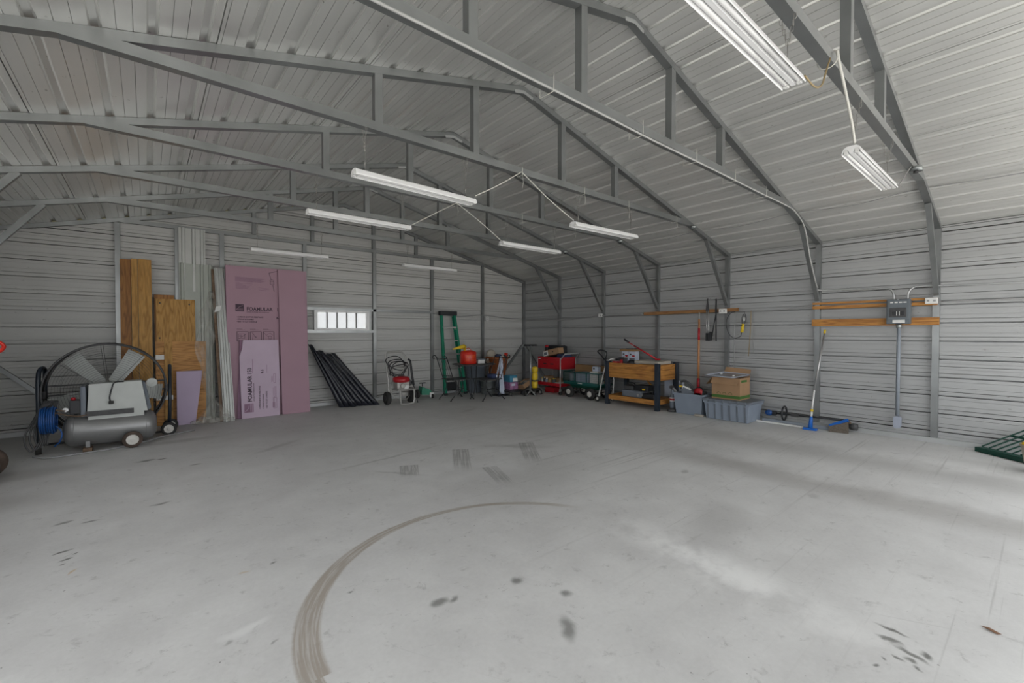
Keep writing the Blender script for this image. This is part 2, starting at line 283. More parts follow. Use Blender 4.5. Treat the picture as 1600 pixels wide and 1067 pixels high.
# ---------------------------------------------------------------- mesh helpers
class B:
    def __init__(s, T=None): s.bm = bmesh.new(); s.T = T or Matrix.Identity(4)
    def v(s, p): return s.bm.verts.new(s.T @ V(p))
    def f(s, vs, smooth=False):
        try: fc = s.bm.faces.new(vs); fc.smooth = smooth; return fc
        except ValueError: return None
    def hexa(s, P):   # 8 points: bottom ring 0-3, top ring 4-7
        v = [s.v(p) for p in P]
        for q in ((3, 2, 1, 0), (4, 5, 6, 7), (0, 1, 5, 4), (1, 2, 6, 5), (2, 3, 7, 6), (3, 0, 4, 7)): s.f([v[i] for i in q])
        return s
    def box(s, x0, x1, y0, y1, z0, z1, bev=0):
        if bev:
            b = min(bev, (x1 - x0) / 2.1, (y1 - y0) / 2.1, (z1 - z0) / 2.1)
            t = bmesh.new(); bmesh.ops.create_cube(t, size=1)
            for v in t.verts: v.co = V(((x0 + x1) / 2 + v.co.x * (x1 - x0), (y0 + y1) / 2 + v.co.y * (y1 - y0), (z0 + z1) / 2 + v.co.z * (z1 - z0)))
            bmesh.ops.bevel(t, geom=t.edges[:], offset=b, segments=2, affect='EDGES', profile=.6)
            s.merge(t); return s
        return s.hexa([(x0, y0, z0), (x1, y0, z0), (x1, y1, z0), (x0, y1, z0), (x0, y0, z1), (x1, y0, z1), (x1, y1, z1), (x0, y1, z1)])
    def merge(s, t):
        mp = {}
        for v in t.verts: mp[v] = s.v(v.co)
        for f in t.faces: s.f([mp[v] for v in f.verts], f.smooth)
        t.free()
    def bar(s, a, b, w, h, up=(0, 0, 1)):
        a, b = V(a), V(b); d = (b - a).normalized(); u = V(up)
        sd = d.cross(u).normalized(); u = sd.cross(d).normalized()
        P = [p + sd * i * w / 2 + u * j * h / 2 for p in (a, b) for i, j in ((-1, -1), (1, -1), (1, 1), (-1, 1))]
        return s.hexa(P)
    def tube(s, pts, r, n=8, closed=False, cap=True):
        pts = [V(p) for p in pts]; N = len(pts); rings = []
        rr = r if isinstance(r, (list, tuple)) else [r] * N
        prev = None
        for i, p in enumerate(pts):
            if closed: d = pts[(i + 1) % N] - pts[i - 1]
            else: d = pts[min(i + 1, N - 1)] - pts[max(i - 1, 0)]
            d = d.normalized() if d.length > 1e-9 else V((0, 0, 1))
            if prev is None:
                a = V((0, 0, 1)) if abs(d.z) < .9 else V((1, 0, 0)); u = d.cross(a).normalized()
            else:
                u = prev - d * prev.dot(d); u = u.normalized() if u.length > 1e-6 else d.orthogonal().normalized()
            prev = u; w_ = d.cross(u)
            rings.append([s.v(p + (u * math.cos(2 * PI * k / n) + w_ * math.sin(2 * PI * k / n)) * rr[i]) for k in range(n)])
        for i in range(N if closed else N - 1):
            A, C = rings[i], rings[(i + 1) % N]
            for k in range(n): s.f([A[k], A[(k + 1) % n], C[(k + 1) % n], C[k]], True)
        if cap and not closed: s.f(rings[0][::-1]); s.f(rings[-1])
        return s
    def cyl(s, a, b, r, r2=None, n=16): return s.tube([a, b], [r, r if r2 is None else r2], n)
    def lathe(s, prof, c=(0, 0, 0), axis='Z', n=24, smooth=True, cap=True):
        c = V(c); rings = []
        for (r, z) in prof:
            ring = []
            for k in range(n):
                a = 2 * PI * k / n; x, y = r * math.cos(a), r * math.sin(a)
                p = {'Z': (x, y, z), 'X': (z, x, y), 'Y': (x, z, y)}[axis]; ring.append(s.v(c + V(p)))
            rings.append(ring)
        for A, C in zip(rings, rings[1:]):
            for k in range(n): s.f([A[k], A[(k + 1) % n], C[(k + 1) % n], C[k]], smooth)
        if cap and prof[0][0] > 1e-6: s.f(rings[0][::-1])
        if cap and prof[-1][0] > 1e-6: s.f(rings[-1])
        return s
    def torus(s, c, R_, r, axis='X', n=24, m=8):
        c = V(c); pts = []
        for k in range(n):
            a = 2 * PI * k / n; x, y = R_ * math.cos(a), R_ * math.sin(a)
            pts.append(c + V({'Z': (x, y, 0), 'X': (0, x, y), 'Y': (x, 0, y)}[axis]))
        return s.tube(pts, r, m, closed=True)
    def ball(s, c, rx, ry=None, rz=None, n=12):
        ry = ry or rx; rz = rz or rx; c = V(c)
        t = bmesh.new(); bmesh.ops.create_uvsphere(t, u_segments=n, v_segments=max(6, n * 2 // 3), radius=1)
        for v in t.verts: v.co = V((c.x + v.co.x * rx, c.y + v.co.y * ry, c.z + v.co.z * rz))
        for f in t.faces: f.smooth = True
        s.merge(t); return s
    def prism(s, poly, z0, z1, plane='XY'):
        mk = {'XY': lambda a, b, c: (a, b, c), 'XZ': lambda a, b, c: (a, c, b), 'YZ': lambda a, b, c: (c, a, b)}[plane]
        A = [s.v(mk(a, b, z0)) for a, b in poly]; C = [s.v(mk(a, b, z1)) for a, b in poly]; n = len(poly)
        s.f(A[::-1]); s.f(C)
        for k in range(n): s.f([A[k], A[(k + 1) % n], C[(k + 1) % n], C[k]])
        return s
    def grid(s, nu, nv, fn, smooth=True):
        g = [[s.v(fn(i / nu, j / nv)) for j in range(nv + 1)] for i in range(nu + 1)]
        for i in range(nu):
            for j in range(nv): s.f([g[i][j], g[i + 1][j], g[i + 1][j + 1], g[i][j + 1]], smooth)
        return s
    def obj(s, name, m, parent=None, kind=None):
        base = V((0, 0, 0)); q = parent
        while q is not None: base += V(q.location); q = q.parent
        if not s.bm.faces: pass
        bmesh.ops.recalc_face_normals(s.bm, faces=s.bm.faces[:])
        bmesh.ops.translate(s.bm, verts=s.bm.verts[:], vec=-base)
        me = bpy.data.meshes.new(name); s.bm.to_mesh(me); s.bm.free(); me.materials.append(M[m] if isinstance(m, str) else m)
        o = bpy.data.objects.new(name, me); COL.objects.link(o); o.parent = parent
        if kind: o['kind'] = kind
        return o
def thing(name, label, cat, loc, group=None):
    o = bpy.data.objects.new(name, None); COL.objects.link(o); o.location = loc; o.empty_display_size = .1
    o['label'] = label; o['category'] = cat
    if group: o['group'] = group
    return o
def solo(b, name, m, label, cat, group=None, kind=None):
    """a thing that is one mesh; its origin is moved to the middle of its base"""
    xs = [v.co.x for v in b.bm.verts]; ys = [v.co.y for v in b.bm.verts]; z = min(v.co.z for v in b.bm.verts)
    c = V(((min(xs) + max(xs)) / 2, (min(ys) + max(ys)) / 2, z))
    bmesh.ops.translate(b.bm, verts=b.bm.verts[:], vec=-c)
    o = b.obj(name, m); o.location = c; o['label'] = label; o['category'] = cat
    if group: o['group'] = group
    if kind: o['kind'] = kind
    return o
def copy_tree(o, parent=None):
    c = o.copy(); COL.objects.link(c); c.parent = parent
    for ch in list(o.children): copy_tree(ch, c)
    return c
def bez(pts, n=10):
    """Catmull-Rom through the points"""
    P = [V(p) for p in pts]; P = [P[0] * 2 - P[1]] + P + [P[-1] * 2 - P[-2]]; out = []
    for i in range(1, len(P) - 2):
        for k in range(n):
            t = k / n; a, b, c, d = P[i - 1:i + 3]
            out.append(.5 * ((2 * b) + (c - a) * t + (2 * a - 5 * b + 4 * c - d) * t * t + (3 * b - a - 3 * c + d) * t ** 3))
    out.append(P[-2]); return out
def struct(name):
    o = bpy.data.objects.new(name, None); COL.objects.link(o); o['kind'] = 'structure'; return o
def rotz(c, a): return Matrix.Translation(c) @ Matrix.Rotation(a, 4, 'Z') @ Matrix.Translation(-V(c))
def wheel(parent, c, r, wd, axis, rimr=.55, tm='rubber', rm='rim', name='wheel'):
    t = B().lathe([(r * rimr, -wd / 2), (r * .92, -wd / 2), (r, -wd * .3), (r, wd * .3), (r * .92, wd / 2), (r * rimr, wd / 2)], c, axis, 24, True, False).obj(name, tm, parent)
    B().lathe([(r * .10, -wd * .58), (r * .16, -wd * .6), (r * .18, -wd * .48), (r * rimr * .88, -wd * .46), (r * rimr, -wd * .54), (r * rimr, wd * .54), (r * rimr * .88, wd * .46), (r * .18, wd * .48), (r * .16, wd * .6), (r * .10, wd * .58)], c, axis, 20).obj('rim', rm, t)
    return t

# ---------------------------------------------------------------- building geometry
XL, XR, YB, YF = -1.684, 7.636, 8.71, -1.75
RX, RZ0 = 2.975, 3.88                    # ridge, sheet underside height at the ridge
SL = .25
def roofz(x): return RZ0 - SL * abs(x - RX)
EV = roofz(XR)
T_ = .064

# floor and the ground outside
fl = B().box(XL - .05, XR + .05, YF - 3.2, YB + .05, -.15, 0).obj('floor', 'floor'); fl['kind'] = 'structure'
gd = B().box(-60, 70, -60, 70, -.30, -.16).obj('ground', mat('outside_gravel', (.50, .49, .47), .9, 0, .12, 2)); gd['kind'] = 'structure'

RP = .2265
def rib_profile(s0, s1, p, phase, lap=.004, dep=.020, roof=False):
    """(s, n) points of a ribbed sheet between s0 and s1; ribs at phase + k*p, n > 0 outward"""
    pts = [(s0, 0)]; k = math.ceil((s0 - phase) / p - .5)
    while phase + k * p < s1 + p:
        c = phase + k * p
        for d, n in ((-.036, 0), (-.0358, .075), (-.0212, .075), (-.021, .005), (-.014, .006), (.014, .006), (.021, .005), (.0212, .032), (.0288, .032), (.029, 0), (p / 2 - .0400, 0), (p / 2 - .0399, .008), (p / 2 - .0361, .008), (p / 2 - .036, 0), (p / 2 + .036, 0), (p / 2 + .0361, .008), (p / 2 + .0399, .008), (p / 2 + .0400, 0)) if not roof else \
            ((-.030, 0), (-.0295, .009), (-.026, .009), (-.017, dep), (.017, dep), (.026, .009), (.0295, .009), (.030, 0), (p / 2 - .0395, 0), (p / 2 - .039, .007), (p / 2 - .0365, .007), (p / 2 - .036, 0), (p / 2 + .036, 0), (p / 2 + .0365, .007), (p / 2 + .039, .007), (p / 2 + .0395, 0)):
            if s0 + .001 < c + d < s1 - .001: pts.append((c + d, n))
        k += 1
    pts = [p_ for p_ in pts if p_[0] < s1 - .009] + [(s1 - .0065, 0), (s1 - .0064, .035), (s1 - .0004, .035), (s1 - .0002, 0), (s1, 0)]   # open seam at the lap
    return [(s, n - lap * (s - s0) / (s1 - s0)) for s, n in pts] + [(s1 + .0002, .004)]

# side walls: horizontal sheets
def side_wall(name, x, sgn, y0, y1, hole=None):
    st = struct(name); z = .0; i = 0
    while z < EV - .02:
        z1 = min(EV, (.17 + RP * 3.5) if i == 0 else z + 4 * RP); b = B()
        prof = rib_profile(z, z1, RP, .17)
        for (a, n), (c, m_) in zip(prof, prof[1:]):
            spans = []; q = y0
            for h0, h1, hz0, hz1 in hole or []:
                if hz0 < (a + c) / 2 < hz1: spans.append((q, h0)); q = h1
            spans.append((q, y1))
            for q0, q1 in spans: b.f([b.v(p) for p in [(x + sgn * n, q0, a), (x + sgn * n, q1, a), (x + sgn * m_, q1, c), (x + sgn * m_, q0, c)]])
        b.obj('wall_sheet', 'wall', st); z = z1; i += 1
    return st
wr = side_wall('wall_right', XR, 1, YF, YB + .1, [(-1.65, -.25, 0, 2.2)])     # unseen opening, added to let light onto the near right floor
wl = side_wall('wall_left', XL, -1, YF, YB + .1, [(-.9, 3.0, .6, 2.5), (3.6, 6.2, 1.45, 2.5)])   # two unseen openings, added and sized to brighten the interior
# back wall with the window hole
WX0, WX1, WZ0, WZ1 = 2.43, 3.42, 1.435, 1.80
wb = struct('wall_back'); z = 0; i = 0
while z < RZ0 - .02:
    z1 = min(RZ0, (.125 + RP * 3.5) if i == 0 else z + 4 * RP); b = B(); prof = rib_profile(z, z1, RP, .125)
    for (a, n), (c, m_) in zip(prof, prof[1:]):
        def xr(q): return XR + (.1 if q < EV else 0) - max(0, (q - EV) / SL), XL - (.1 if q < EV else 0) + max(0, (q - EV) / SL)
        (r0, l0), (r1, l1) = xr(a), xr(c)
        spans = [(l0, r0, l1, r1)]
        if (a + c) / 2 > WZ0 and (a + c) / 2 < WZ1: spans = [(l0, WX0, l1, WX0), (WX1, r0, WX1, r1)]
        for s in spans: b.f([b.v(p) for p in [(s[0], YB + n, a), (s[1], YB + n, a), (s[3], YB + m_, c), (s[2], YB + m_, c)]])
    b.obj('wall_sheet', 'wall_back', wb); z = z1; i += 1
# roof: sheets run the length of the building on both slopes
cl = struct('ceiling'); PR = .2585
nx, nz = SL / math.hypot(1, SL), 1 / math.hypot(1, SL)
for sg in (1, -1):
    s = 0; smax = (XR - RX) * math.hypot(1, SL) + .1; i = 0
    while s < smax - .05:
        s1 = min(smax, (.17 + PR * 1.75) if i == 0 else s + 4 * PR); b = B(); prof = rib_profile(s, s1, PR, .17, .004, .020, True)
        for (a, n), (c, m_) in zip(prof, prof[1:]):
            def pt(q, nn_, y): return (RX + sg * (q * nz + nn_ * nx), y, RZ0 - q * nx + nn_ * nz)
            b.f([b.v(p) for p in [pt(a, n, YF), pt(a, n, YB + .5), pt(c, m_, YB + .5), pt(c, m_, YF)]])
        b.obj('roof_sheet', 'roof', cl); s = s1; i += 1
M['closure'] = mat('yellow_foam_closure', (.42, .36, .16), .8)
for sg in (1, -1):
    k = 0
    while .17 + k * PR < 4.78:
        q = .17 + k * PR; c0 = V((RX + sg * q * nz, YB + .005, RZ0 - q * nx)); k += 1
        t0 = V((sg * nz, 0, -nx)) * .03; n0 = V((sg * nx, 0, nz)); P0 = [c0 + t0 * a + n0 * b_ + V((0, c, 0)) for b_ in (-.003, .0195) for a, c in ((-1, -.01), (1, -.01), (1, .01), (-1, .01))]
        B().hexa(P0).obj('foam_closure', 'closure', cl)
B().bar((RX, YF, RZ0 + .035), (RX, YB, RZ0 + .035), .3, .01).obj('ridge_cap', 'roof', cl)
# front wall behind the camera: two wide door openings
wf = struct('wall_front')
def fw_piece(x0, x1, z0, z1): B().box(x0, x1, YF - .03, YF, z0, z1).obj('wall_sheet', 'wall_back', wf)
fw_piece(XL, -1.45, 0, 2.6); fw_piece(7.25, XR, 0, 2.6)
B().prism([(XL, 2.6), (XR, 2.6), (XR, EV), (RX, RZ0), (XL, EV)], YF - .03, YF, 'XZ').obj('wall_sheet', 'wall_back', wf)

# base rails
def rail(name, x0, x1, y0, y1):
    o = B().box(x0, x1, y0, y1, 0, .062).obj(name, 'rail'); o['kind'] = 'structure'; return o
rail('baseboard_right', 7.572, XR, YF, YB); rail('baseboard_left', XL, XL + T_, YF, YB); rail('baseboard_back', XL + T_, 7.572, YB - T_, YB)

# ---------------------------------------------------------------- steel frames
RU = .062   # depth of rafter below the sheet
def rafter_under(x): return roofz(x) - RU
LB = [['galvanised steel frame nearest the camera, carrying the two nearest lights', 'galvanised steel frame with a white cable strapped under its chord, second from camera',
       'galvanised steel frame third from the camera, carrying two lights and a V of white cord', 'galvanised steel frame fourth from the camera, post just behind the planter bench',
       'galvanised steel frame fifth from camera, post behind the green wagon, no lights', 'galvanised steel frame nearest the back wall, with faint pale lights below it']]
FY = [.849, 2.111, 3.426, 4.748, 6.061, 7.379]
fr = thing('roof_truss', LB[0][0], 'frame', (RX, 0, 0), 'steel frames across the building')
for sg in (1, -1):
    xo = RX + sg * (XR - RX); xi = xo - sg * T_
    def X(d): return RX + sg * d
    B().box(min(xi, xo), max(xi, xo), -T_ / 2, T_ / 2, .062, roofz(xi) - .001).obj('post', 'galv', fr)
    # rafter as a bar just under the sheets
    h = RU - .004; a = X(.0); bb = xi
    B().hexa([(a, -T_ / 2, roofz(a) - RU), (a, T_ / 2, roofz(a) - RU), (bb, T_ / 2, roofz(bb) - RU), (bb, -T_ / 2, roofz(bb) - RU),
              (a, -T_ / 2, roofz(a) - .004), (a, T_ / 2, roofz(a) - .004), (bb, T_ / 2, roofz(bb) - .004), (bb, -T_ / 2, roofz(bb) - .004)]).obj('rafter', 'galv', fr)
    xk = X(3.87)
    B().bar((xk, 0, rafter_under(xk) + .01), (xi + sg * .01, 0, 1.86), .058, .05, (0, 1, 0)).obj('knee_brace', 'galv', fr)
    for d in (.585, 1.53):
        B().box(X(d) - .032, X(d) + .032, -.03, .03, 3.045, rafter_under(X(d)) + .012).obj('web_strut', 'galv', fr)
B().box(RX - 3.32, RX + 3.32, -T_ / 2, T_ / 2, 2.985, 3.052).obj('bottom_chord', 'galv', fr)
b = B()
for sg in (1, -1): b.bar((RX, -T_ / 2 - .003, RZ0 - RU - .002), (RX + sg * .12, -T_ / 2 - .003, RZ0 - RU - .03), .004, .03, (0, 0, 1))
b.obj('crimped_joint', 'rail', fr)
frames = []
for i, y in enumerate(FY):
    f_ = fr if i == 0 else copy_tree(fr); f_.location.y = y; f_['label'] = LB[0][i]; frames.append(f_)
# end frame against the back wall: its own rafters, chord, posts, girts, braces
ef = thing('end_wall_truss', 'galvanised steel framing of the back wall, standing on the rail against the wall sheets', 'frame', (RX, YB - .032, 0))
y0, y1 = YB - T_, YB - .001
for sg in (1, -1):
    xo = RX + sg * (XR - RX); xi = xo - sg * T_
    B().box(min(xi, xo), max(xi, xo), y0, y1, .062, roofz(xi)).obj('post', 'galv', ef)
    B().hexa([(RX, y0, RZ0 - RU), (RX, y1, RZ0 - RU), (xi, y1, roofz(xi) - RU), (xi, y0, roofz(xi) - RU), (RX, y0, RZ0 - .004), (RX, y1, RZ0 - .004), (xi, y1, roofz(xi) - .004), (xi, y0, roofz(xi) - .004)]).obj('rafter', 'galv', ef)
    B().bar((xi - sg * .0, (y0 + y1) / 2, 1.06), (xi - sg * .95, (y0 + y1) / 2, .075), .05, .05, (0, 1, 0)).obj('corner_brace', 'galv', ef)
    B().bar(((xi + xo) / 2, y0, 1.06), ((xi + xo) / 2, y0 - .95, .075), .05, .05, (1, 0, 0)).obj('corner_brace', 'galv', ef)
for x, top in ((-.31, 3.0), (.386, 3.0), (.973, 3.0), (2.249, 3.0), (3.568, 3.0), (4.892, 3.0), (6.272, 3.0)):
    B().box(x - .032, x + .032, y0, y1, .062, min(top, roofz(x) - RU - .008)).obj('post', 'galv', ef)
B().box(RX - 3.253, RX + 3.253, y0 + .002, y1, 3.0, 3.058).obj('bottom_chord', 'galv', ef)
for d in (.585, 1.53):
    for sg in (1, -1): B().box(RX + sg * d - .03, RX + sg * d + .03, y0, y1, 3.062, roofz(RX + sg * d) - RU).obj('web_strut', 'galv', ef)
B().box(2.281, 4.86, y0, y0 + .05, 1.805, 1.86).obj('girt', 'galv', ef)
B().box(2.281, 3.536, y0, y0 + .05, 1.375, 1.435).obj('girt', 'galv', ef)
B().box(3.455, 3.49, y0, y0 + .05, 1.435, 1.805).obj('girt', 'galv', ef)
# window
wn = struct('window_1'); b = B(); yy = y0 - .01
for a in ((WX0 - .03, WX1 + .03, WZ0 - .01, WZ0 + .03), (WX0 - .03, WX1 + .03, WZ1 - .03, WZ1 + .005)): b.box(a[0], a[1], yy, YB + .02, a[2], a[3])
for a in ((WX0 - .03, WX0 + .03), (WX1 - .03, WX1 + .03)): b.box(a[0], a[1], yy + .001, YB + .019, WZ0 + .03, WZ1 - .03)
b.obj('window_frame', 'white', wn)
npn = 5; pw = (WX1 - WX0 - .06) / npn; M['mullion'] = mat('grey_mullion', (.16, .16, .155), .5)
for k in range(npn):
    x0 = WX0 + .03 + k * pw
    B().box(x0 + .004, x0 + pw - .004, YB - .012, YB - .006, WZ0 + .03, WZ1 - .03).obj('pane', 'pane', wn)
    if k: B().box(x0 - .010, x0 + .010, YB - .03, YB + .004, WZ0 + .03, WZ1 - .03).obj('mullion', 'mullion', wn)

# ---------------------------------------------------------------- strip lights
def strip_light(x0, x1, y, z, label, dz=0.0):
    g = 'twin tube strip lights hung on chains'
    t = thing('strip_light', label, 'light', ((x0 + x1) / 2, y, z), g)
    T = Matrix.Identity(4)
    def zz(x): return z + dz * (x - x0) / (x1 - x0)
    def ext(poly, name, m, a=x0, b_=x1):
        b = B(); A = [b.v((a, y + p, zz(a) + q)) for p, q in poly]; C = [b.v((b_, y + p, zz(b_) + q)) for p, q in poly]; n = len(poly)
        b.f(A[::-1]); b.f(C)
        for k in range(n): b.f([A[k], A[(k + 1) % n], C[(k + 1) % n], C[k]])
        return b.obj(name, m, t)
    # reflector: wide wings with a raised ballast channel between the tubes
    ext([(-.054, .0), (-.051, .003), (-.040, .028), (-.020, .030), (-.010, .004), (.010, .004), (.020, .030), (.040, .028), (.051, .003), (.054, .0),
         (.056, .006), (.044, .040), (.025, .052), (-.025, .052), (-.044, .040), (-.056, .006)], 'reflector', 'white')
    for s in (-1, 1):
        B().cyl((x0 + .03, y + s * .030, zz(x0) + .014), (x1 - .03, y + s * .030, zz(x1) + .014), .0125, n=10).obj('tube', 'tube', t)
        for xe in (x0 + .012, x1 - .012): B().box(xe - .012, xe + .012, y + s * .030 - .011, y + s * .030 + .011, zz(xe) - .001, zz(xe) + .034, .003).obj('lampholder', 'plate', t)
    for xe in (x0 + .09, x1 - .09):
        b = B(); top = 2.985; zb = zz(xe) + .06; zm = zb + (top - zb) * .45
        b.tube([(xe, y, zb), (xe, y, zm)], .0022, 5)
        for s in (-1, 1):
            n = max(4, int((top - zm) / .028))
            for k in range(n):
                u = (k + .5) / n; c = V((xe, y + s * .035 * u, zm + (top - zm) * u)); a = .006
                h = .017
                if k % 2: pts = [c + V((a, 0, -h * .6)), c + V((a, 0, h * .6)), c + V((0, 0, h)), c + V((-a, 0, h * .6)), c + V((-a, 0, -h * .6)), c + V((0, 0, -h))]
                else: pts = [c + V((0, a, -h * .6)), c + V((0, a, h * .6)), c + V((0, 0, h)), c + V((0, -a, h * .6)), c + V((0, -a, -h * .6)), c + V((0, 0, -h))]
                b.tube(pts, .0018, 4, closed=True)
        b.obj('chain', 'chain', t)
    return t
strip_light(1.45, 2.616, .849, 2.665, 'large white strip light cut off by the top of the photo, nearest the camera')
strip_light(3.705, 4.886, .849, 2.60, 'white strip light hung under the nearest frame, beside the right roof slope')
strip_light(1.25, 2.377, 3.426, 2.60, 'longest white strip light at centre left, left one of the pair on the third frame', -.02)
strip_light(3.743, 4.936, 3.426, 2.59, 'white strip light at centre right, right one of the pair on the third frame', .02)
strip_light(1.26, 2.385, 4.748, 2.58, 'white strip light hung on the fourth frame, left one of its pair')
strip_light(3.749, 4.872, 4.748, 2.585, 'white strip light hung on the fourth frame, right one of its pair')
strip_light(1.18, 2.263, 7.379, 2.57, 'far pale strip light above the pink foam boards')
strip_light(3.577, 4.689, 7.379, 2.575, 'far pale strip light above the ladder and the back window')

def cord(name, m, label, pts, r=.006, cat='cord', group=None, n=8):
    return solo(B().tube(bez(pts, n), r, 6), name, m, label, cat, group)
# cords between the lights
cord('extension_lead', 'cord_brown', 'tan and black cord sagging from the nearest light to the frame chord', [(2.62, .80, 2.70), (2.78, .80, 2.70), (2.93, .81, 2.77), (3.02, .815, 2.88), (3.09, .815, 2.98)], .005)
cord('extension_lead', 'cord_white', 'thick white cord dropping from the nearest chord to the hung light', [(3.16, .80, 3.05), (3.20, .795, 2.975), (3.36, .80, 2.86), (3.55, .81, 2.73), (3.70, .83, 2.665)], .008)
b = B().torus((3.17, .849, 3.018), .052, .0035, 'X', 16, 5); solo(b, 'cable_tie', 'cord_white', 'white cord looped around the nearest chord where two cords leave', 'cord')
cord('extension_lead', 'cable', 'short dark cord from the hung light to the junction box on the nearest frame', [(4.89, .84, 2.66), (5.05, .83, 2.655), (5.2, .83, 2.72), (5.42, .82, 2.86), (5.58, .815, 2.95)], .005)
cord('extension_lead', 'cord_white', 'taut white cord from the third frame chord down to the left light', [(2.929, 3.38, 3.0), (2.66, 3.39, 2.82), (2.385, 3.41, 2.66)], .005)
cord('extension_lead', 'cord_white', 'taut white cord from the third frame chord down to the right light', [(2.935, 3.38, 3.0), (3.34, 3.39, 2.80), (3.74, 3.41, 2.65)], .005)
cord('extension_lead', 'cord_white', 'taut white cord from the fourth frame chord down to the left light', [(3.00, 4.70, 3.0), (2.7, 4.71, 2.82), (2.39, 4.73, 2.63)], .005)
cord('extension_lead', 'cord_white', 'taut white cord from the fourth frame chord down to the right light', [(3.005, 4.70, 3.0), (3.38, 4.71, 2.82), (3.745, 4.73, 2.63)], .005)
# cable strapped under the second chord
t = thing('strapped_cable', 'white cable strapped under the chord of the second frame and down its brace', 'cable', (3.0, 2.06, 2.97))
B().tube(bez([(-.34, 2.065, 2.972), (1.0, 2.065, 2.968), (2.4, 2.06, 2.962), (3.2, 2.06, 2.955), (4.2, 2.062, 2.962), (5.2, 2.065, 2.963), (6.25, 2.068, 2.97), (6.55, 2.07, 2.93), (6.86, 2.07, 2.79), (7.1, 2.075, 2.42), (7.35, 2.075, 2.10), (7.44, 2.075, 2.03)], 8), .0085, 8).obj('cable', 'cable_lt', t)
for x in (2.05, 3.05, 3.9, 4.7, 5.5):
    B().tube([(x, 2.045, 2.945), (x, 2.045, 3.062), (x + .004, 2.18, 3.064), (x + .004, 2.18, 2.95)], .0028, 5, closed=True).obj('tie', 'cord_white', t)
for fi, y, xs in ((3, 3.426, (2.95, 3.9, 4.75, 5.9)), (4, 4.748, (3.02, 4.1, 5.2))):
    for k, x in enumerate(xs):
        b = B().tube([(x, y - .04, 2.975), (x, y - .04, 3.06), (x, y + .04, 3.062), (x, y + .04, 2.975)], .0035, 5, closed=True)
        b.tube([(x, y - .04, 2.98), (x + .01, y - .042, 2.90), (x - .005, y - .042, 2.84)], .002, 5)
        solo(b, 'cable_tie', 'cord_white', '%s loose white tie around the %s chord from camera' % (('leftmost', 'second from left', 'third from left', 'rightmost')[k] if fi == 3 else ('left', 'middle', 'right')[k], 'third' if fi == 3 else 'fourth'), 'cable tie', 'ties on the %s chord' % ('third' if fi == 3 else 'fourth'))
# junction boxes where the chord meets the rafter
for i, y in enumerate((.849, 3.426, 4.748, 6.061)):
    t = thing('junction_box', 'small round junction box at the right end of the %s chord from camera' % ['first', 'third', 'fourth', 'fifth'][i], 'electrical box', (6.35 if i else 5.75, y - .05, 2.93), 'junction boxes under the chords')
    x = 6.35 if i else 5.75
    B().lathe([(.045, 2.945), (.05, 2.94), (.05, 2.975), (.045, 2.985)], (x, y - .045, 0), 'Z', 14).obj('box', 'galvcan', t)
    B().cyl((x, y - .045, 2.925), (x, y - .045, 2.945), .02, n=10).obj('knob', 'sock', t)
cord('ceiling_cable', 'cable', 'thin dark cable run along the right roof slope from frame to frame', [(6.6, -.6, 2.93), (6.62, .2, 2.945), (6.6, .95, 2.965), (6.62, 1.5, 2.925), (6.6, 2.11, 2.96), (6.62, 2.8, 2.92), (6.6, 3.43, 2.955), (6.62, 4.1, 2.92), (6.6, 4.75, 2.955), (6.62, 5.4, 2.92), (6.6, 6.06, 2.95)], .005, 'cable')
# cables along the right wall and back wall
cord('wall_cable', 'cable', 'grey cable along the right wall from the corner to the brown board', [(7.56, 8.5, 1.70), (7.56, 7.9, 1.695), (7.56, 7.3, 1.68), (7.56, 6.7, 1.70), (7.56, 6.06, 1.745), (7.56, 5.5, 1.745), (7.56, 5.05, 1.755)], .012, 'cable')
cord('wall_cable', 'cable', 'pair of grey cables sagging from the brown board to the panel board', [(7.56, 3.22, 1.735), (7.56, 2.9, 1.72), (7.56, 2.6, 1.735), (7.56, 2.3, 1.765), (7.56, 2.16, 1.775)], .009, 'cable')
cord('wall_cable', 'cable', 'grey cable along the back wall at mid height', [(4.86, 8.57, 1.80), (5.3, 8.575, 1.765), (5.7, 8.575, 1.76), (6.2, 8.575, 1.80), (6.9, 8.575, 1.75), (7.5, 8.575, 1.73)], .010, 'cable')
cord('wall_cable', 'cable', 'thin grey cable from the breaker panel to the right edge of the photo', [(7.565, .80, 1.765), (7.565, .4, 1.765), (7.565, -.4, 1.77), (7.565, -1.2, 1.77)], .009, 'cable')

# ---------------------------------------------------------------- boards, panel and things hung on the right wall
def board(y0, y1, z0, z1, th, m, label, tilt=0.):
    b = B().hexa([(7.572 - th, y0, z0), (7.571, y0, z0), (7.571, y1, z0 + tilt), (7.572 - th, y1, z0 + tilt), (7.572 - th, y0, z1), (7.571, y0, z1), (7.571, y1, z1 + tilt), (7.572 - th, y1, z1 + tilt)])
    return solo(b, 'wooden_board', m, label, 'board')
board(3.225, 5.02, 1.735, 1.792, .03, 'lumber_brown', 'long thin brown board fixed across two posts above the shovel', -.012)
board(.835, 2.165, 1.790, 1.818, .03, 'lumber', 'narrow upper orange board behind the breaker panel')
board(.835, 2.165, 1.725, 1.768, .03, 'lumber', 'narrow middle orange board behind the breaker panel, below the topmost one')
board(.815, 2.168, 1.475, 1.572, .035, 'lumber', 'wide lower orange board under the breaker panel')
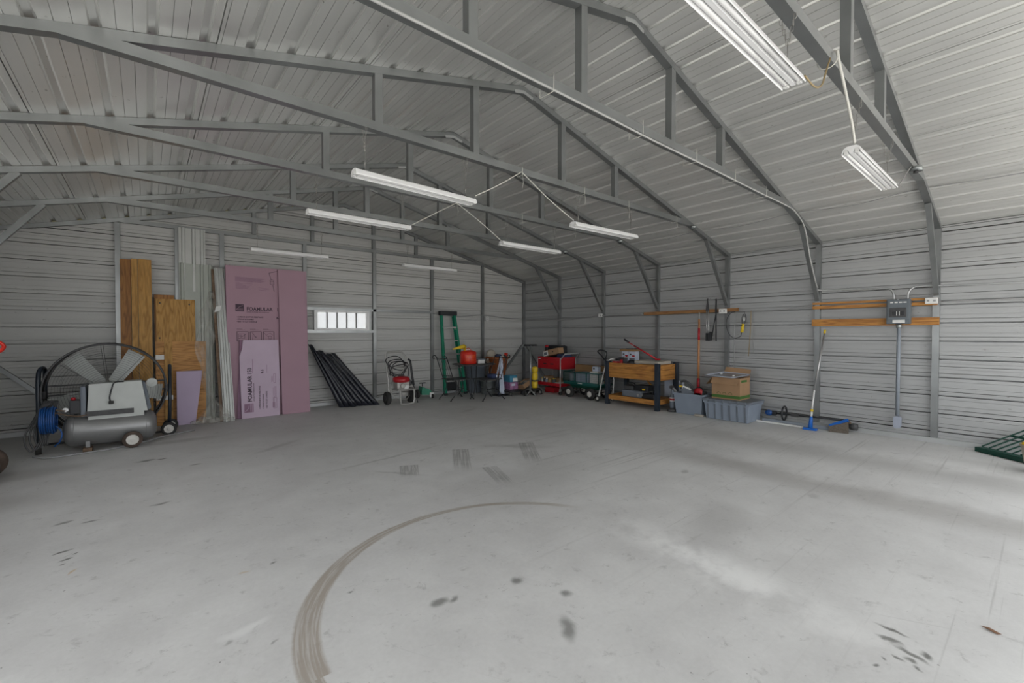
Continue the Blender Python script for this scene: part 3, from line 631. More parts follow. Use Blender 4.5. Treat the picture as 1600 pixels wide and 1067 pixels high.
# breaker panel
t = thing('breaker_panel', 'grey metal breaker panel mounted on two orange boards', 'electrical panel', (7.5, 1.187, 1.49))
B().box(7.44, 7.535, 1.07, 1.305, 1.492, 1.812, .008).obj('enclosure', 'panelgrey', t)
B().box(7.428, 7.44, 1.085, 1.29, 1.545, 1.80, .004).obj('cover', 'panelgrey', t)
B().box(7.422, 7.43, 1.105, 1.27, 1.58, 1.70, .003).obj('breaker_recess', 'shroud_dk', t)
for k in (0, 1):
    y = 1.145 + k * .075
    B().box(7.412, 7.424, y - .02, y + .02, 1.605, 1.65, .003).obj('breaker', 'black', t)
    B().box(7.410, 7.422, y - .023 + (k == 0) * .046, y - .019 + (k == 0) * .046, 1.60, 1.655).obj('breaker_edge', 'plate', t)
for k in range(4): B().box(7.425, 7.4285, 1.105 + k * .043, 1.135 + k * .043, 1.762, 1.776).obj('circuit_tag', 'plate', t)
B().box(7.436, 7.4405, 1.12, 1.24, 1.505, 1.548).obj('paper_label', 'plate', t)['label'] = 'white printed label'
B().cyl((7.42, 1.187, 1.805), (7.44, 1.187, 1.805), .008, n=8).obj('latch_screw', 'galvcan', t)
# conduit down to the floor box
t = thing('vertical_conduit', 'grey conduit running down from the breaker panel to a small grey box', 'conduit', (7.55, 1.19, .1))
B().cyl((7.52, 1.19, .30), (7.52, 1.19, 1.47), .021, n=14).obj('pipe', 'pvc', t)
B().lathe([(.021, 1.44), (.03, 1.445), (.03, 1.475), (.026, 1.49)], (7.52, 1.19, 0), 'Z', 12).obj('coupling', 'galvcan', t)
B().prism([(1.19 + .036 * math.cos(a), .265 + .03 * math.sin(a)) for a in [k * PI / 8 for k in range(9)]] + [(1.19 + .036 * math.cos(a), .165 + .03 * math.sin(a)) for a in [PI + k * PI / 8 for k in range(9)]], 7.49, 7.572, 'YZ').obj('access_fitting', 'pvc_lt', t)
# thin conduits from the panel top
def emt(label, pts): return cord('thin_conduit', 'rail', label, pts, .0105, 'conduit', None, 6)
emt('thin conduit curving from the panel top left along the wall to the second frame', [(7.5, 1.24, 1.81), (7.5, 1.245, 1.88), (7.51, 1.28, 1.945), (7.52, 1.36, 1.965), (7.53, 1.6, 1.975), (7.53, 1.95, 1.99), (7.50, 2.09, 2.0), (7.47, 2.15, 2.04), (7.45, 2.155, 2.12)])
emt('thin conduit curving from the panel top right along the wall to the photo edge', [(7.5, 1.105, 1.81), (7.5, 1.10, 1.89), (7.505, 1.06, 1.95), (7.515, .98, 1.965), (7.53, .6, 1.95), (7.53, -.2, 1.94), (7.53, -1.3, 1.94)])
def outlet(label, axis, c, wd, ht, n=2):
    t = thing('outlet_box', label, 'outlet', c, 'white outlet boxes at mid height')
    x, y, z = c
    if axis == 'X':
        B().box(x - .045, x, y - wd / 2, y + wd / 2, z, z + ht, .004).obj('faceplate', 'plate', t)
        for k in range(n): B().box(x - .0465, x - .044, y - wd / 4 + k * wd / 2 - .012, y - wd / 4 + k * wd / 2 + .012, z + ht * .35, z + ht * .65).obj('socket', 'cable', t)
    else:
        B().box(x - wd / 2, x + wd / 2, y - .045, y, z, z + ht, .004).obj('faceplate', 'plate', t)
        for k in range(n): B().box(x - .012, x + .012, y - .0465, y - .044, z + ht * (.2 + .4 * k), z + ht * (.35 + .4 * k)).obj('socket', 'cable', t)
outlet('white double outlet box on the nearest post right of the breaker panel', 'X', (7.54, .885, 1.74), .115, .075)
outlet('white outlet box at the right end of the long brown board', 'X', (7.54, 3.46, 1.705), .12, .08)
outlet('small white outlet box on the fifth frame post', 'X', (7.57, 6.10, 1.715), .085, .075, 1)
outlet('small white upright outlet box on the back wall right of the ladder', 'Y', (6.335, 8.60, 1.66), .07, .11)

# shovel hanging from the board
t = thing('shovel', 'long-handled shovel hung on the brown board, blade in the tool bin', 'shovel', (7.44, 3.85, .32))
B().tube([(7.535, 3.885, 1.62), (7.46, 3.85, .50)], [.016, .02], 10).obj('shaft', 'handle_wood', t)
B().tube([(7.45, 3.846, .58), (7.44, 3.842, .36)], [.023, .028], 10).obj('socket_sleeve', 'red', t)['label'] = 'dark red painted sleeve'
B().tube([(7.536, 3.8855, 1.62), (7.54, 3.888, 1.745)], .011, 8).obj('hanging_end', 'silver', t)
B().tube([(7.510, 3.874, 1.25), (7.525, 3.881, 1.46)], .0195, 10).obj('shaft_label', 'red', t)
# loppers
t = thing('loppers', 'grey and black long loppers hanging from the brown board', 'loppers', (7.52, 3.70, 1.22))
B().tube([(7.525, 3.745, 1.76), (7.525, 3.74, 1.25)], .011, 8).obj('handle', 'alu', t)
B().tube([(7.525, 3.715, 1.76), (7.525, 3.705, 1.25)], .011, 8).obj('handle', 'alu', t)
for y in (3.74, 3.705): B().box(7.508, 7.54, y - .016, y + .016, 1.235, 1.375, .008).obj('grip', 'black', t)
B().prism([(3.70, 1.76), (3.76, 1.76), (3.75, 1.86), (3.735, 1.97), (3.725, 1.98), (3.715, 1.87)], 7.518, 7.532, 'YZ').obj('blade', 'shroud_dk', t)
t = thing('hedge_shears', 'black-handled shears hung open beside the loppers', 'shears', (7.52, 3.62, 1.22))
B().tube([(7.53, 3.58, 1.72), (7.53, 3.66, 1.28)], .010, 8).obj('handle', 'black', t)
B().box(7.51, 7.545, 3.655, 3.69, 1.24, 1.40, .008).obj('grip', 'black', t)
B().tube([(7.53, 3.582, 1.94), (7.53, 3.578, 1.235)], .010, 8).obj('handle', 'black', t)
B().prism([(3.565, 1.72), (3.60, 1.73), (3.592, 1.96), (3.578, 1.965)], 7.524, 7.536, 'YZ').obj('blade', 'shroud_dk', t)
# trouble light
t = thing('work_light', 'yellow-handled caged work light hanging on its black cord', 'work light', (7.53, 3.14, 1.36))
B().tube([(7.53, 3.135, 1.525), (7.53, 3.155, 1.385)], [.021, .024], 12).obj('handle', 'yellow', t)
b = B()
for k in range(6):
    a = k * PI / 3; b.tube(bez([(7.53 + .018 * math.cos(a), 3.133 + .018 * math.sin(a), 1.525), (7.53 + .036 * math.cos(a), 3.125 + .036 * math.sin(a), 1.60), (7.53 + .02 * math.cos(a), 3.115 + .02 * math.sin(a), 1.685)], 4), .0035, 5)
b.tube([(7.53, 3.115, 1.685), (7.53, 3.11, 1.73)], .003, 5); b.obj('cage', 'shroud_dk', t)
B().ball((7.53, 3.124, 1.60), .022, .022, .04, 10).obj('bulb', 'plate', t)
cord('extension_lead', 'black', 'black cord looping from the work light up to the outlet on the post', [(7.53, 3.157, 1.385), (7.53, 3.18, 1.32), (7.53, 3.27, 1.29), (7.53, 3.36, 1.36), (7.52, 3.40, 1.50), (7.52, 3.385, 1.63), (7.53, 3.33, 1.71), (7.53, 3.26, 1.725)], .005)
cord('string', 'cable', 'thin grey cord hanging straight down behind the open carton', [(7.55, 3.31, 1.72), (7.55, 3.27, 1.66), (7.55, 3.285, 1.4), (7.55, 3.28, 1.1), (7.55, 3.285, .80)], .005)
cord('thin_stick', 'cord_brown', 'thin tan stick hanging right of the work light', [(7.55, 3.022, 1.735), (7.55, 3.03, 1.4), (7.55, 3.055, 1.0)], .006, 'stick')
cord('loose_wire', 'cable', 'thin grey wire hanging beside the tan stick', [(7.55, 3.015, 1.73), (7.55, 3.0, 1.4), (7.55, 2.98, 1.1), (7.55, 2.985, 1.06)], .004, 'wire')

# ---------------------------------------------------------------- floor things along the right wall
t = thing('push_squeegee', 'blue squeegee with a long silver pole leaning on the second frame post', 'squeegee', (7.235, 2.07, 0))
B().hexa([(7.19, 2.00, .004), (7.265, 2.00, .004), (7.25, 2.16, .004), (7.175, 2.16, .004), (7.205, 2.0, .03), (7.25, 2.0, .03), (7.235, 2.16, .03), (7.19, 2.16, .03)]).obj('head', 'blue_pl', t)
B().tube([(7.225, 2.08, .03), (7.245, 2.078, .15), (7.25, 2.077, .19)], [.032, .022, .019], 10).obj('socket_neck', 'blue_pl', t)
B().tube([(7.25, 2.077, .19), (7.262, 2.075, .26)], .014, 8).obj('white_sleeve', 'plate', t)
B().tube([(7.262, 2.075, .26), (7.265, 2.074, .29)], .02, 8).obj('collar', 'yellow', t)
B().tube([(7.265, 2.074, .29), (7.315, 2.062, .56)], .0115, 8).obj('pole_label', 'plate', t)
B().tube([(7.315, 2.062, .56), (7.535, 2.008, 1.37)], .0115, 8).obj('pole', 'alu', t)
B().tube([(7.535, 2.008, 1.37), (7.545, 2.005, 1.425)], .0145, 8).obj('end_grip', 'yellow', t)

t = thing('string_trimmer', 'black-shafted string trimmer laid along the foot of the right wall', 'trimmer', (7.48, 2.2, 0))
B().tube([(7.46, 2.70, .135), (7.48, 2.2, .145), (7.48, 1.72, .155)], .013, 8).obj('shaft', 'black', t)
B().ball((7.45, 2.70, .135), .045, .06, .045, 10).obj('engine_cap', 'blue', t)
B().box(7.43, 7.49, 2.60, 2.66, .10, .17, .015).obj('rear_grip', 'black', t)
B().torus((7.46, 2.49, .155), .10, .014, 'Y', 24, 8).obj('loop_handle', 'black', t)
B().box(7.445, 7.475, 2.44, 2.55, .135, .165, .008).obj('trigger_grip', 'black', t)
B().box(7.45, 7.475, 2.30, 2.40, .12, .16, .005).obj('bracket', 'shroud_dk', t)
B().lathe([(.0, -.05), (.045, -.045), (.05, 0), (.035, .05), (0, .055)], (7.47, 1.64, .085), 'Y', 14).obj('spool_head', 'shroud_dk', t)
B().bar((7.48, 1.72, .15), (7.47, 1.66, .07), .05, .05).obj('gearbox', 'rust', t)
t = thing('push_broom', 'blue broom head with dusty bristles lying beside the trimmer head', 'broom', (7.36, 1.78, 0))
B().hexa([(7.34, 1.88, .06), (7.38, 1.86, .04), (7.44, 1.68, .15), (7.40, 1.68, .17), (7.36, 1.90, .09), (7.40, 1.88, .08), (7.45, 1.70, .19), (7.42, 1.69, .20)]).obj('block', 'blue_pl', t)
B().hexa([(7.30, 1.88, .002), (7.36, 1.86, .002), (7.40, 1.68, .003), (7.34, 1.66, .003), (7.34, 1.89, .07), (7.39, 1.87, .06), (7.44, 1.69, .15), (7.40, 1.68, .155)]).obj('bristles', 'brush', t)
solo(B().box(7.30, 7.325, 2.20, 2.84, .001, .022), 'trim_strip', 'plate', 'thin white strip lying on the floor in front of the grey channels', 'strip')
for k, (x, y0_, y1_, m, lab) in enumerate(((7.40, 1.90, 2.78, 'pvc', 'grey metal channel on the floor behind the white strip'), (7.46, 1.86, 2.74, 'rail', 'pale metal channel on the floor against the wall rail'))):
    b = B().box(x, x + .045, y0_, y1_, .001, .012); b.box(x, x + .004, y0_, y1_, .012, .045); b.box(x + .041, x + .045, y0_, y1_, .012, .045)
    solo(b, 'metal_channel', m, lab, 'channel')

# long lidded tote
def tote(name, label, x0, x1, y0, y1, h, m, lid=None, ribs=5, taper=.02):
    t = thing(name, label, 'tote', ((x0 + x1) / 2, (y0 + y1) / 2, 0))
    def ring(z, e): return [(x0 + taper - e, y0 + taper - e, z), (x1 - taper + e, y0 + taper - e, z), (x1 - taper + e, y1 - taper + e, z), (x0 + taper - e, y1 - taper + e, z)]
    b = B(); zs = [(0.004, 0), (h * .85, taper * .85), (h, taper)]
    out = [[b.v(p) for p in ring(z, e)] for z, e in zs]; inn = [[b.v(p) for p in ring(z, e - .006)] for z, e in ((h, taper), (.02, 0))]
    seq = out + inn
    b.f(out[0][::-1])
    for A, C in zip(seq, seq[1:]):
        for k in range(4): b.f([A[k], A[(k + 1) % 4], C[(k + 1) % 4], C[k]])
    b.f(inn[1]); b.obj('tub', m, t)
    b = B()
    for a in ((x0 - .012, x1 + .012, y0 - .012, y0 + .004), (x0 - .012, x1 + .012, y1 - .004, y1 + .012), (x0 - .012, x0 + .004, y0, y1), (x1 - .004, x1 + .012, y0, y1)): b.box(a[0], a[1], a[2], a[3], h - .028, h, .003)
    b.obj('rim', m, t)
    for k in range(ribs):
        y = y0 + (k + .5) * (y1 - y0) / ribs
        B().hexa([(x0 + taper - .008, y - .012, .01), (x0 + taper, y - .012, .01), (x0 + taper, y + .012, .01), (x0 + taper - .008, y + .012, .01),
                  (x0 - .006, y - .012, h * .86), (x0 + .004, y - .012, h * .86), (x0 + .004, y + .012, h * .86), (x0 - .006, y + .012, h * .86)]).obj('rib', lid or m, t)
    return t
t = tote('storage_tote', 'long blue-grey lidded tote on the floor under the open carton', 6.95, 7.46, 2.80, 3.49, .285, 'tote', 'tote_dark', 6, .03)
B().box(6.925, 7.485, 2.775, 3.515, .285, .325, .018).obj('lid', 'tote_dark', t)
for k in range(6): B().box(6.92, 6.97, 2.83 + k * .115, 2.85 + k * .115, .27, .3255, .004).obj('lid_clip', 'tote_dark', t)
# open carton on it
def carton(label, x0, x1, y0, y1, z0, h, m='card', flaps=True, T=None, group=None, name='cardboard_box'):
    t = thing(name, label, 'box', ((x0 + x1) / 2, (y0 + y1) / 2, z0), group); th = .006
    b = B(T); b.box(x0, x1, y0, y1, z0, z0 + th); b.box(x0, x0 + th, y0, y1, z0 + th, z0 + h); b.box(x1 - th, x1, y0, y1, z0 + th, z0 + h)
    b.box(x0 + th, x1 - th, y0, y0 + th, z0 + th, z0 + h); b.box(x0 + th, x1 - th, y1 - th, y1, z0 + th, z0 + h)
    b.obj('box_body', m, t); return t
t = carton('open cardboard carton with a green printed band, standing on the long tote', 7.05, 7.42, 2.975, 3.41, .327, .34)
B().hexa([(6.995, 3.0, .56), (7.0, 3.0, .558), (7.02, 3.42, .57), (7.015, 3.42, .572), (7.05, 2.98, .662), (7.055, 2.98, .665), (7.055, 3.405, .665), (7.05, 3.405, .662)]).obj('front_flap', 'card', t)
B().hexa([(7.415, 2.98, .665), (7.42, 2.98, .665), (7.42, 3.41, .665), (7.415, 3.41, .665), (7.44, 2.97, .79), (7.446, 2.97, .79), (7.446, 3.36, .81), (7.44, 3.36, .81)]).obj('back_flap', 'card', t)
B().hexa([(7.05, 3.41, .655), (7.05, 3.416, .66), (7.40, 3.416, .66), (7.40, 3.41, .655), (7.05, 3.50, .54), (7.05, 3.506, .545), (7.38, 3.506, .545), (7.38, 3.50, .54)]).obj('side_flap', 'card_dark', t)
B().box(7.0485, 7.4215, 2.9735, 3.4115, .345, .39).obj('printed_band', 'green_print', t)['label'] = 'green printed band'
b = B()
for k, (yc, r_) in enumerate(((3.30, .028), (3.21, .026), (3.12, .030))):
    b.tube([(7.048, yc + r_ * math.cos(a), .405 + r_ * 1.1 * math.sin(a)) for a in [q * PI / 10 for q in range(0, 11)]], .0022, 4)
b.obj('printed_apples', 'green_print', t)
B().box(7.10, 7.30, 2.972, 2.9745, .60, .635).obj('printed_label', 'green_print', t)
# shallow tray lying across the top
t = thing('glass_tray', 'shallow grey rimmed tray lying across the top of the open carton', 'tray', (7.2, 3.2, .67))
b = B().hexa([(6.98, 3.05, .672), (7.38, 2.98, .690), (7.40, 3.36, .70), (7.0, 3.48, .676), (6.97, 3.03, .684), (7.39, 2.96, .712), (7.41, 3.38, .722), (6.99, 3.50, .688)]); b.obj('pan', 'glass_tray', t)
b = B().tube([(6.97, 3.03, .686), (7.39, 2.96, .714), (7.41, 3.38, .724), (6.99, 3.50, .690)], .007, 6, closed=True); b.obj('rim', 'cloth_w', t)
for p in ((7.12, 3.10, .70), (7.22, 3.34, .712)): B().ball(p, .03, .02, .012, 8).obj('scrap', 'plate', t)

# tool bin
t = tote('tool_bin', 'open blue-grey plastic bin heaped with power tools', 6.97, 7.40, 3.53, 4.04, .355, 'tote', 'tote', 0, .035)
def lump(name, label, cat, parts, loc, group=None):
    t = thing(name, label, cat, loc, group)
    for nm, m, b in parts: b.obj(nm, m, t)
    return t
lump('hand_saw', 'grey bow-shaped saw frame with a yellow tip sticking out of the tool bin', 'saw', [
    ('saw_frame', 'shroud_dk', B().tube(bez([(7.10, 3.98, .40), (7.12, 3.99, .52), (7.13, 3.90, .545), (7.15, 3.80, .46), (7.16, 3.74, .36)], 6), .018, 8)),
    ('tip', 'yellow', B().box(7.09, 7.13, 3.96, 4.01, .44, .47, .006)), ('blade', 'plate', B().bar((7.10, 3.95, .45), (7.14, 3.82, .40), .02, .05)),
    ('motor', 'tote_dark', B().bar((7.12, 3.95, .40), (7.16, 3.74, .31), .09, .10))], (7.12, 3.87, .3))
lump('circular_saw', 'red and black power saw lying in the right half of the tool bin', 'power tool', [
    ('body', 'shroud_dk', B().box(7.08, 7.26, 3.58, 3.74, .30, .40, .03)), ('handle', 'black', B().tube(bez([(7.15, 3.60, .38), (7.15, 3.65, .45), (7.15, 3.74, .42), (7.15, 3.76, .36)], 5), .016, 8)),
    ('guard', 'red', B().lathe([(.02, -.02), (.07, -.02), (.07, .02), (.02, .02)], (7.10, 3.66, .385), 'X', 16))], (7.16, 3.66, .3))
lump('coiled_lead', 'tangled grey lead hanging over the left rim of the tool bin', 'cord', [
    ('loops', 'cable', B().tube(bez([(7.02, 4.02, .38), (6.98, 4.05, .42), (7.05, 4.10, .40), (7.10, 4.06, .36), (7.02, 4.06, .42), (7.0, 4.02, .33), (7.08, 4.08, .30), (7.06, 4.12, .38), (7.02, 4.05, .40)], 6), .008, 6))], (7.03, 4.06, .3))
lump('folded_cloth', 'crumpled pale paper at the foot of the tool bin', 'paper', [('paper', 'beige', B().box(6.95, 7.02, 3.52, 3.66, .001, .035, .012))], (6.99, 3.6, 0))
# floor pump / bottle with red label
t = thing('upright_tool', 'upright dark bottle-shaped tool with a red and white label beside the tool bin', 'tool', (7.08, 4.12, 0))
B().lathe([(.085, .002), (.09, .03), (.06, .05), (.045, .06)], (7.08, 4.12, 0), 'Z', 18).obj('base', 'shroud_dk', t)
B().lathe([(.045, .06), (.05, .12), (.048, .26), (.03, .30), (.022, .38), (.022, .43)], (7.08, 4.12, 0), 'Z', 16).obj('body', 'tote_dark', t)
B().lathe([(.0505, .18), (.0505, .25)], (7.08, 4.12, 0), 'Z', 16).obj('label_band', 'plate', t)
B().lathe([(.0510, .20), (.0510, .23)], (7.08, 4.12, 0), 'Z', 16).obj('label_stripe', 'red', t)
B().box(7.055, 7.105, 4.10, 4.17, .40, .45, .01).obj('head', 'shroud_dk', t)

# planter bench
t = thing('planter_bench', 'raised wooden planter used as a bench, orange boards on black legs', 'planter', (7.18, 4.86, 0))
for (x, y) in ((6.85, 4.30), (6.85, 5.385), (7.46, 4.30), (7.46, 5.385)): B().box(x, x + .075, y - .0375, y + .0375, 0.001, .835, .006).obj('leg', 'navy', t)
for k in range(3):
    z = .525 + k * .094
    B().box(6.885, 6.905, 4.335, 5.35, z, z + .091, .003).obj('side_board', 'lumber', t)
    B().box(7.50, 7.52, 4.335, 5.35, z, z + .091, .003).obj('side_board', 'lumber', t)
    for y in (4.295, 5.372): B().box(6.925, 7.46, y, y + .02, z, z + .091, .003).obj('end_board', 'lumber_x', t)
B().box(6.906, 7.499, 4.32, 5.37, .70, .715).obj('inner_floor', 'lumber_brown', t)
for k in range(4): B().box(6.905 + k * .15, 7.05 + k * .15, 4.335, 5.35, .155, .172).obj('shelf_board', 'lumber', t)
B().box(6.875, 6.90, 4.335, 5.35, .10, .185, .003).obj('shelf_rail', 'lumber', t)
for y in (4.305, 5.36): B().box(6.925, 7.46, y, y + .022, .10, .185, .003).obj('shelf_rail', 'lumber_x', t)
# things on the bench
for k, (y, lab) in enumerate(((5.22, 'left white and grey printed box standing on the planter bench'), (5.06, 'right white and grey printed box standing on the planter bench'))):
    t = carton(lab, 7.22, 7.34, y - .075, y + .075, .717, .30, 'cloth_w', name='product_box')
    B().box(7.2185, 7.2198, y - .06, y + .06, .73, .89).obj('printed_picture', 'tote_dark', t)
    B().ball((7.2195, y - .03, .93), .001, .035, .018, 8).obj('printed_swoosh', 'red', t)
    B().ball((7.2195, y + .035, .96), .001, .022, .014, 8).obj('printed_emblem', 'shroud_dk', t)
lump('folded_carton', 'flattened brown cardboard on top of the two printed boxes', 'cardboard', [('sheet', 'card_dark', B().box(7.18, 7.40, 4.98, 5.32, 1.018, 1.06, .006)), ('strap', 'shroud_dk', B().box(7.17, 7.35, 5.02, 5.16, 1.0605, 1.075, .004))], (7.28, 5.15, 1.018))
t = thing('bolt_cutter', 'long red lever bar with black grip leaning up over the planter bench', 'tool', (7.12, 4.9, .86))
B().tube([(7.28, 4.55, .88), (7.22, 5.02, 1.13)], [.017, .013], 8).obj('bar', 'red', t)
B().tube([(7.22, 5.02, 1.13), (7.20, 5.17, 1.215)], .011, 8).obj('shaft', 'red', t)
B().tube([(7.205, 5.12, 1.19), (7.19, 5.22, 1.25)], .019, 8).obj('grip', 'black', t)
B().box(7.25, 7.31, 4.50, 4.58, .866, .90, .01).obj('jaw', 'red', t)
lump('foam_slab', 'cream foam slab laid on the right end of the planter bench', 'foam slab', [('slab', 'beige', B().box(6.98, 7.40, 4.34, 4.84, .808, .865, .008))], (7.19, 4.6, .808))['label'] = 'cream foam slab laid on the right end of the planter bench'
lump('black_cap', 'crumpled black cap on the planter bench beside the foam slab', 'cap', [('crown', 'black', B().ball((7.05, 4.95, .80), .07, .09, .075, 12)), ('brim', 'black', B().box(6.96, 7.05, 4.88, 5.02, .775, .79, .004))], (7.05, 4.95, .717))
lump('power_drill', 'grey power tool with a red body lying at the left end of the planter bench', 'power tool', [('body', 'shroud_dk', B().tube([(7.08, 5.33, .86), (7.10, 5.15, .90)], .025, 10)), ('grip', 'red', B().tube([(7.09, 5.22, .86), (7.09, 5.20, .74)], .03, 10)), ('battery', 'red', B().box(7.03, 7.14, 5.14, 5.25, .717, .78, .012)), ('chuck', 'silver', B().tube([(7.10, 5.15, .90), (7.105, 5.09, .91)], [.02, .012], 10))], (7.08, 5.2, .717))
lump('red_pouch', 'flat red pouch at the left end of the planter bench', 'pouch', [('pouch', 'red', B().box(6.95, 7.03, 5.20, 5.33, .717, .83, .02))], (7.0, 5.27, .717))
# on the lower shelf
t = thing('tool_case', 'grey and black tool case with a yellow tag on the lower planter shelf', 'power tool', (7.1, 4.88, .173))
B().box(6.98, 7.22, 4.68, 5.12, .174, .30, .02).obj('case_base', 'tote_dark', t)
B().box(7.0, 7.20, 4.56, 4.84, .30, .41, .02).obj('case_top', 'black', t)
B().box(7.0, 7.18, 4.88, 5.10, .30, .38, .02).obj('motor', 'shroud_dk', t)
B().box(6.992, 6.998, 4.62, 4.68, .32, .35).obj('tag', 'yellow', t)
B().tube(bez([(7.05, 5.08, .38), (7.05, 5.03, .43), (7.05, 4.90, .43), (7.05, 4.86, .38)], 5), .012, 7).obj('carry_handle', 'black', t)
t = thing('chainsaw', 'black saw with a round handle at the right end of the lower planter shelf', 'power tool', (7.1, 4.5, .173))
B().box(6.96, 7.12, 4.40, 4.66, .174, .27, .025).obj('body', 'black', t)
B().torus((7.04, 4.42, .26), .075, .012, 'X', 18, 7).obj('handle_loop', 'black', t)
B().bar((7.0, 4.64, .24), (6.98, 4.78, .22), .01, .05).obj('guide_bar', 'silver', t)
lump('wood_offcut', 'orange stick leaning under the planter bench', 'wood', [('stick', 'ply_x', B().bar((7.40, 4.90, .52), (7.36, 4.70, .36), .03, .02))], (7.38, 4.8, .36))
lump('pale_sheet', 'pale panel standing against the wall below the planter bench', 'panel', [('sheet', 'cloth_w', B().box(7.53, 7.55, 4.16, 4.55, .19, .50))], (7.54, 4.35, .19))

# folding white hand truck with black parts
t = thing('hand_truck', 'white tubular hand truck between the green wagon and the planter bench', 'hand truck', (7.0, 5.6, 0))
B().tube(bez([(6.97, 5.68, .05), (7.0, 5.63, .35), (7.03, 5.58, .62), (7.05, 5.53, .78), (7.08, 5.47, .85), (7.12, 5.42, .86)], 6), .014, 8).obj('side_tube', 'plate', t)
B().tube(bez([(7.20, 5.50, .02), (7.22, 5.50, .3), (7.22, 5.49, .6), (7.20, 5.46, .8), (7.12, 5.42, .86)], 6), .014, 8).obj('side_tube', 'plate', t)
wheel(t, (6.965, 5.69, .058), .057, .03, 'X', .5); wheel(t, (7.24, 5.55, .058), .057, .03, 'X', .5)
for z in (.25, .42, .56): B().bar((7.0, 5.62, z), (7.22, 5.50, z), .02, .03).obj('cross_bar', 'black', t)
B().box(7.02, 7.12, 5.46, 5.56, .60, .82, .02).obj('folding_plate', 'black', t)

# garden wagon
t = thing('garden_wagon', 'dark green mesh-sided garden wagon with white-rimmed wheels', 'wagon', (7.22, 6.18, 0))
X0, X1, Y0, Y1 = 7.0, 7.46, 5.70, 6.66
B().box(X0, X1, Y0, Y1, .285, .315, .004).obj('bed', 'dkgreen', t)
B().box(X0 - .008, X0, Y0, Y1, .275, .345).obj('front_skirt', 'dkgreen', t)
B().box(X0 - .0095, X0 - .0085, 6.13, 6.25, .305, .325).obj('name_plate', 'plate', t)
for nm, P0, P1 in (('side_panel', (X0, Y0), (X0, Y1)), ('side_panel', (X1, Y0), (X1, Y1)), ('end_panel', (X0, Y0), (X1, Y0)), ('end_panel', (X0, Y1), (X1, Y1))):
    b = B(); p0, p1 = V((P0[0], P0[1], 0)), V((P1[0], P1[1], 0))
    for z in (.32, .54): b.tube([p0 + V((0, 0, z)), p1 + V((0, 0, z))], .011, 6)
    nv = 4 if nm == 'side_panel' else 2
    for k in range(nv): q = p0.lerp(p1, k / (nv - 1)); b.tube([q + V((0, 0, .32)), q + V((0, 0, .54))], .011, 6)
    f_ = b.obj(nm, 'dkgreen', t); b = B(); L_ = (p1 - p0).length
    for k in range(1, int(L_ / .035)): q = p0.lerp(p1, k * .035 / L_); b.tube([q + V((0, 0, .325)), q + V((0, 0, .535))], .0016, 4, cap=False)
    for k in range(1, 6): b.tube([p0 + V((0, 0, .32 + k * .037)), p1 + V((0, 0, .32 + k * .037))], .0016, 4, cap=False)
    b.obj('mesh', 'dkgreen', f_, 'stuff')
for x in (X0 - .02, X1 + .0):
    for y in (5.89, 6.47): wheel(t, (x, y, .122), .121, .075, 'X', .48)
for y in (5.89, 6.47): B().cyl((X0, y, .122), (X1, y, .122), .012, n=8).obj('axle', 'shroud_dk', t)
B().box(7.1, 7.36, 5.80, 6.56, .20, .285).obj('undercarriage', 'dkgreen2', t)
B().tube(bez([(7.22, 5.66, .20), (7.22, 5.56, .35), (7.22, 5.62, .60), (7.21, 5.70, .82)], 6), .013, 8).obj('tow_bar', 'black', t)
B().tube(bez([(7.21, 5.70, .82), (7.22, 5.80, .90), (7.22, 5.90, .985), (7.22, 5.84, 1.02), (7.21, 5.72, 1.01), (7.21, 5.66, .96), (7.21, 5.70, .82)], 5), .014, 8).obj('pull_handle', 'black', t)
t = thing('wagon_tote', 'blue-grey plastic tote inside the green wagon', 'tote', (7.2, 6.2, .317))
B().box(7.03, 7.30, 5.99, 6.34, .317, .52, .015).obj('tub', 'tote', t); B().box(7.02, 7.31, 5.98, 6.35, .52, .545, .008).obj('lid', 'tote', t)
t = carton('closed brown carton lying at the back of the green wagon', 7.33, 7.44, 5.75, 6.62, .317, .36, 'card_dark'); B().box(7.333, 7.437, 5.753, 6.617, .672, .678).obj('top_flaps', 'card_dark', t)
t = carton('white checkered box standing in the right end of the green wagon', 7.03, 7.22, 5.74, 5.95, .317, .26, 'mirror', name='product_box')
B().box(7.035, 7.215, 5.745, 5.945, .572, .578).obj('top_flaps', 'plate', t)
lump('small_appliance', 'white and grey small appliance on the checkered box in the wagon', 'appliance', [('body', 'cloth_w', B().box(7.10, 7.20, 5.80, 5.95, .58, .68, .015)), ('dial', 'shroud_dk', B().lathe([(.02, -.004), (.02, .004)], (7.098, 5.90, .64), 'X', 12))], (7.15, 5.88, .58))
lump('spare_roll', 'grey cylinder standing in the left end of the green wagon', 'roll', [('roll', 'tote_dark', B().lathe([(.075, .318), (.08, .33), (.08, .50), (.07, .51)], (7.12, 6.5, 0), 'Z', 16))], (7.12, 6.5, .317))

# red tool cart
t = thing('tool_cart', 'red two-tier rolling tool cart with silver posts', 'tool cart', (7.26, 7.13, 0))
B().box(7.0, 7.50, 6.78, 7.49, .565, .80, .006).obj('drawer_box', 'red', t)
for (y, w_) in ((7.28, .30), (6.95, .30)):
    d = B().box(6.992, 7.001, y - .16, y + .16, .585, .765, .003).obj('drawer', 'red', t)
for y in (7.24, 7.02): B().box(6.985, 6.993, y - .05, y + .05, .665, .69, .003).obj('drawer_pull', 'black', t)
B().box(6.9905, 6.9998, 7.38, 7.45, .775, .795).obj('maker_label', 'plate', t)
b = B().box(7.0, 7.50, 6.76, 7.50, .185, .195); 
for a in ((7.0, 7.006, 6.76, 7.50), (7.494, 7.50, 6.76, 7.50), (7.0, 7.5, 6.76, 6.766), (7.0, 7.5, 7.494, 7.5)): b.box(a[0], a[1], a[2], a[3], .195, .255)
